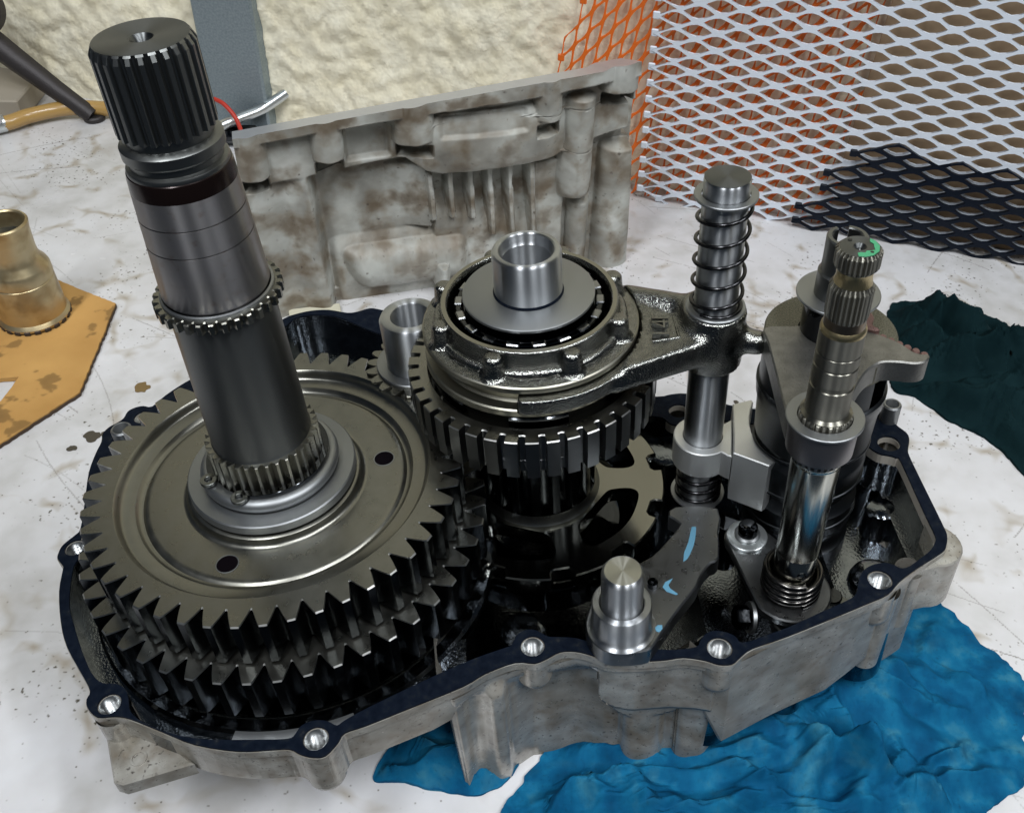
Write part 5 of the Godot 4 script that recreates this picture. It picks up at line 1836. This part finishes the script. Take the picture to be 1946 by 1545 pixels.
func spot_place(q: Array) -> String:
	return {-186.0: "to the right of the cardboard's longest edge", -206.0: "nearest the cardboard's lower corner", -199.0: "beside the left dowel tube, an elongated one", -194.0: "right of the elongated one", -176.0: "left of the toothed ring, nearest of three", -168.0: "left of the toothed ring, the largest of three", -164.0: "left of the toothed ring, nearest the shaft", -217.0: "behind the cardboard sheet", 112.0: "in front of the black mesh", 239.0: "at the right edge below the dark teal rag"}[float(q[0])]

func smooth_path(p: PackedVector3Array, sub: int) -> PackedVector3Array:
	var o := PackedVector3Array()
	var n := p.size()
	for i in n - 1:
		for k in sub: o.append(p[i].cubic_interpolate(p[i + 1], p[maxi(i - 1, 0)], p[mini(i + 2, n - 1)], float(k) / sub))
	o.append(p[n - 1])
	return o

# ------------------------------------------------------------------ expanded mesh sheets
func mesh_sheet(o: Vector3, t: Vector3, n: Vector3, origin: Vector2, lw: Vector2, sw: Vector2, opn: float, opn_s: float, thick: float, keep: PackedVector2Array, seed_ := 1) -> Sh:
	var s := Sh.new()
	var reach := 40
	var wob := FastNoiseLite.new()
	wob.seed = seed_
	wob.frequency = 0.03
	var to := func(v: Vector2, d: float) -> Vector3: return o + t * (v.x + 0.5 * wob.get_noise_2d(v.x * 2.0, v.y * 2.0)) + Vector3.UP * (v.y + 0.6 * wob.get_noise_2d(v.x * 2.0 + 500, v.y * 2.0)) + n * (d + 1.6 * wob.get_noise_2d(v.x * 0.5, v.y * 0.5 + 900))
	for i in range(-reach, reach):
		for j in range(-reach, reach):
			for h in 2:
				var c := origin + lw * (i + 0.5 * h) + sw * (j + 0.5 * h)
				if not Geometry2D.is_point_in_polygon(c, keep): continue
				# diamond cell outline and hexagonal opening, 16 points each
				var outer := PackedVector2Array()
				var inner := PackedVector2Array()
				for k in 16:
					var q := k / 4.0
					var e := int(q) % 4
					var f := q - int(q)
					var cs := [Vector2(0.5, 0), Vector2(0, 0.5), Vector2(-0.5, 0), Vector2(0, -0.5)]
					var a: Vector2 = cs[e].lerp(cs[(e + 1) % 4], f)
					outer.append(c + lw * a.x + sw * a.y)
					var ang := TAU * k / 16.0
					var ex := cos(ang)
					var ey := sin(ang)
					ey = (0.0 if absf(ey) < 0.01 else signf(ey)) * maxf(0, 1.0 - pow(absf(ex), 1.8))
					inner.append(c + lw * ex * opn * 0.5 + sw * ey * opn_s * 0.5)
				if not Geometry2D.is_point_in_polygon(c - lw * 0.5 - sw * 0.5, keep) and not Geometry2D.is_point_in_polygon(c - lw, keep):
					var e := c - lw * 0.47
					s.box(Vector3(e.x - 1.9, e.y - 2.2, 0.02), Vector3(e.x + 2.2, e.y + 2.2, thick - 0.02), 0.5, Transform3D(Basis(t, Vector3.UP, n), o))
				for k in 16:
					var m := (k + 1) % 16
					for f in [0.0, thick]:
						var nn := n if f > 0 else -n
						s.quad(to.call(outer[k], f), to.call(outer[m], f), to.call(inner[m], f), to.call(inner[k], f), nn, nn, nn, nn)
					var w := (c - (inner[k] + inner[m]) / 2).normalized()
					var wn := (t * w.x + Vector3.UP * w.y).normalized()
					# rounded strand edge: a bevel to the front, then straight back
					s.quad(to.call(inner[k], thick), to.call(inner[m], thick), to.call(inner[m], 0), to.call(inner[k], 0), wn, wn, wn, wn)
					var wo := -wn
					if not Geometry2D.is_point_in_polygon(c + (outer[k] + outer[m] - c * 2) * 1.01, keep):
						s.quad(to.call(outer[k], thick), to.call(outer[m], thick), to.call(outer[m], 0), to.call(outer[k], 0), wo, wo, wo, wo)
	return s

func build_sheets():
	var t := Vector3(0.96292, 0, 0.26978)
	var n := Vector3(-0.26978, 0, 0.96292)
	var p := Vector3(90.2, 0, -312.6)
	var s := mesh_sheet(p, t, n, Vector2(11.6, 72.4), Vector2(24.6, -0.6), Vector2(-0.15, 10.0), 0.71, 0.69, 1.6, PackedVector2Array([Vector2(-3, 1), Vector2(-3, 190), Vector2(290, 190), Vector2(290, 1)]))
	single("white_mesh", s, M.white_sheet, "white expanded diamond mesh sheet leaning on the wall at the right", "mesh sheet", Vector3.ZERO, "", false)
	s = mesh_sheet(p + n * 4.5, t, n, Vector2(146.7, 54.2), Vector2(24.2, -0.4), Vector2(-0.1, 9.9), 0.70, 0.66, 2.0, PackedVector2Array([Vector2(130, 60), Vector2(114, 52), Vector2(106, 36), Vector2(98, 18), Vector2(92, 1), Vector2(290, 1), Vector2(290, 52), Vector2(206, 53), Vector2(178, 57)]))
	single("black_mesh", s, M.black_sheet, "black expanded diamond mesh sheet in front of the white one", "mesh sheet", Vector3.ZERO, "", false)
	s = mesh_sheet(p - n * 6, t, n, Vector2(-41.2, 107), Vector2(9.9, 22.2), Vector2(6.5, -4.6), 0.74, 0.72, 1.6, PackedVector2Array([Vector2(-72, 80), Vector2(-56, 120), Vector2(-50, 190), Vector2(106, 190), Vector2(104, 2), Vector2(-30, 2), Vector2(-34, 40)]))
	single("orange_mesh", s, M.orange_sheet, "orange expanded mesh sheet standing partly behind the white mesh", "mesh sheet", Vector3.ZERO, "", false)
	s = Sh.new()
	var xf := Transform3D(Basis(t, Vector3.UP, n), p - n * 11)
	var q := PackedVector2Array([Vector2(106, 1), Vector2(108, 60), Vector2(114, 190), Vector2(320, 190), Vector2(320, 1)])
	s.prism(q, -2.2, 0, 0.3)
	s.moved(Transform3D(Basis(t, n * -1, Vector3.UP) , p - n * 10))
	single("brown_board", fix(s), M.brown_board, "plain brown cardboard sheet behind the right part of the white mesh", "cardboard", Vector3.ZERO, "", false)

# ------------------------------------------------------------------ rags
# folds: crest line through three points, height and half width; steeper on one side
func rag(poly: PackedVector2Array, centre: Vector2, sd: int, amp: float, bumps: Array, folds: Array) -> Sh:
	var n := FastNoiseLite.new()
	n.seed = sd; n.frequency = 0.03; n.fractal_octaves = 3
	var n2 := FastNoiseLite.new()
	n2.seed = sd + 1; n2.frequency = 0.012; n2.fractal_octaves = 2
	var n3 := FastNoiseLite.new()
	n3.seed = sd + 2; n3.frequency = 0.07; n3.fractal_octaves = 3
	var edge := smooth_loop(poly, 12)
	var crests := []
	var rng := RandomNumberGenerator.new()
	rng.seed = sd
	var lo := poly[0]
	var hi := poly[0]
	for v in poly:
		lo = lo.min(v)
		hi = hi.max(v)
	folds = folds.duplicate()
	for i in int((hi - lo).x * (hi - lo).y / 700.0):
		var a := Vector2(rng.randf_range(lo.x, hi.x), rng.randf_range(lo.y, hi.y))
		var dir := Vector2.from_angle(rng.randfn(0.3, 0.7)) * rng.randf_range(8, 20)
		var side := dir.orthogonal() * rng.randf_range(-0.35, 0.35)
		folds.append([a.x - dir.x, a.y - dir.y, a.x + side.x, a.y + side.y, a.x + dir.x, a.y + dir.y, rng.randf_range(1.5, 4.0), rng.randf_range(2.5, 5.0)])
	for q in folds:
		var c := PackedVector2Array()
		for i in 13:
			var t := i / 12.0
			c.append(Vector2(q[0], q[1]) * (1 - t) * (1 - t) + Vector2(q[2], q[3]) * 2 * t * (1 - t) + Vector2(q[4], q[5]) * t * t)
		crests.append(c)
	var rows := []
	for i in 96:
		var f := pow(i / 95.0, 0.8)
		var r := PackedVector3Array()
		for k in edge.size():
			var e := edge[k]
			var p := centre + (e - centre) * f * (1.0 + 0.03 * n3.get_noise_2d(e.x * 1.5, e.y * 1.5) * f)
			var env := sstep(0.0, 0.22, 1 - f)
			var pw := p + Vector2(n.get_noise_2d(p.x, p.y), n.get_noise_2d(p.x + 90, p.y - 70)) * 6.0
			var hgt := 0.0
			for b in bumps: hgt += b[3] * exp(-(Vector2(b[0], b[1]) - p).length_squared() / (b[2] * b[2]))
			for m in crests.size():
				var c: PackedVector2Array = crests[m]
				var best := 1e9
				var bi := 0
				var side := 1.0
				for s in 12:
					var ab := c[s + 1] - c[s]
					var t := clampf((pw - c[s]).dot(ab) / ab.length_squared(), 0, 1)
					var v := pw - c[s] - ab * t
					var dd := v.length_squared()
					if dd < best:
						best = dd; bi = s
						side = signf(ab.cross(v))
				var w: float = folds[m][7] * (1.7 if side > 0 else 0.75)
				var x := sqrt(best) / w
				if x < 1.0:
					var tp := sin(PI * clampf((bi + 1.0) / 13.0, 0.05, 0.95))
					hgt += folds[m][6] * 1.2 * (1.0 - sstep(0, 1, x) if side > 0 else pow(1.0 - x, 1.3)) * sqrt(tp)
			hgt += amp * (absf(n2.get_noise_2d(p.x, p.y)) * 2.0 + 0.35 * absf(n.get_noise_2d(p.x * 0.8 + 40, p.y * 1.6)) * 2.0)
			r.append(Vector3(p.x, 0.6 + maxf(0.0, hgt) * env + (1 - env) * maxf(0, 1.2 * n3.get_noise_2d(p.x, p.y) + 0.5), p.y))
		rows.append(r)
	var s := Sh.new()
	s.grid(rows, true, Vector3.UP)
	# the hem, folded down to the bench
	var m: PackedVector3Array = rows[95]
	for k in m.size():
		var a := m[k]
		var b := m[(k + 1) % m.size()]
		s.flat(a, b, Vector3(b.x, 0.02, b.z), Vector3(a.x, 0.02, a.z), Vector3(a.x - centre.x, 0, a.z - centre.y))
	return s

func build_rags():
	var s := rag(pts([-4, 116, -1, 100, 3, 90, 14, 74, 30, 50, 50, 20, 90, -6, 140, -8, 166, -3, 174, 1, 179, 6, 192, 31, 198, 38, 196, 48, 190, 63, 183, 82, 166, 92, 154, 112, 80, 122]), Vector2(100, 55), 41, 1.3, [[40.0, 72.0, 18.0, 4.0], [78, 62, 20, 8], [104, 52, 20, 8], [132, 36, 20, 8], [60, 104, 16, 5]],
		[[8, 93, 40, 95, 76, 101, 9.0, 8.0], [24, 86, 60, 92, 98, 76, 7.0, 7.0], [58, 98, 84, 92, 116, 76, 9.0, 7.0], [96, 70, 118, 76, 144, 88, 8.0, 7.0], [114, 52, 123, 66, 124, 90, 10.0, 7.0], [104, 62, 112, 74, 108, 92, 7.0, 5.5], [130, 48, 146, 58, 166, 76, 3.5, 12.0], [122, 90, 152, 82, 184, 77, 5.0, 6.0], [70, 100, 102, 92, 138, 94, 6.0, 6.0], [128, 38, 152, 40, 184, 48, 3.0, 9.0], [24, 104, 50, 110, 90, 108, 6.0, 7.0], [40, 88, 52, 96, 50, 110, 6.0, 5.0], [78, 82, 90, 86, 96, 98, 6.0, 5.0], [140, 66, 148, 76, 146, 98, 3.0, 6.0], [118, 78, 130, 80, 140, 74, 6.0, 4.5], [12, 100, 22, 92, 36, 88, 5.0, 4.0], [84, 98, 96, 102, 112, 98, 5.0, 4.0]])
	single("blue_rag", s, M.blue_rag, "crumpled bright blue shop rag under the right side of the crankcase", "rag", Vector3.ZERO, "", false)
	s = rag(pts([213, -204, 230, -206, 245, -205, 260, -191, 276, -170, 300, -140, 300, -70, 262, -52, 245, -58, 238, -72, 233, -88, 226, -98, 218, -104, 210, -114, 204, -124, 194, -129, 197, -150, 204, -185]), Vector2(248, -135), 53, 1.5, [[226.0, -168.0, 18.0, 5.0], [240, -130, 26, 7], [262, -150, 22, 5]],
		[[209, -194, 231, -176, 254, -140, 11.0, 11.0], [200, -126, 226, -118, 256, -108, 10.0, 10.0], [238, -202, 232, -171, 244, -138, 9.0, 9.0], [254, -190, 262, -158, 258, -112, 10.0, 10.0], [212, -150, 235, -138, 258, -150, 10.0, 8.0], [206, -170, 222, -160, 232, -140, 8.0, 8.0], [230, -110, 246, -96, 250, -70, 7.0, 9.0], [222, -196, 228, -186, 226, -172, 8.0, 6.0]])
	single("teal_rag", s, M.teal_rag, "crumpled dark teal rag on the bench at the right behind the crankcase", "rag", Vector3.ZERO, "", false)
	s = rag(pts([-46, 84, -36, 66, -16, 50, 6, 60, 4, 80, -8, 90, -22, 89, -36, 86]), Vector2(-20, 70), 61, 2.0, [[-20.0, 70.0, 14.0, 6.0]], [[-42, 82, -30, 78, -10, 84, 5.0, 6.0], [-34, 70, -22, 74, -14, 84, 5.0, 6.0]])
	single("blue_rag", s, M.blue_rag, "small end of blue rag in the shadow under the middle of the crankcase", "rag", Vector3.ZERO, "", false)
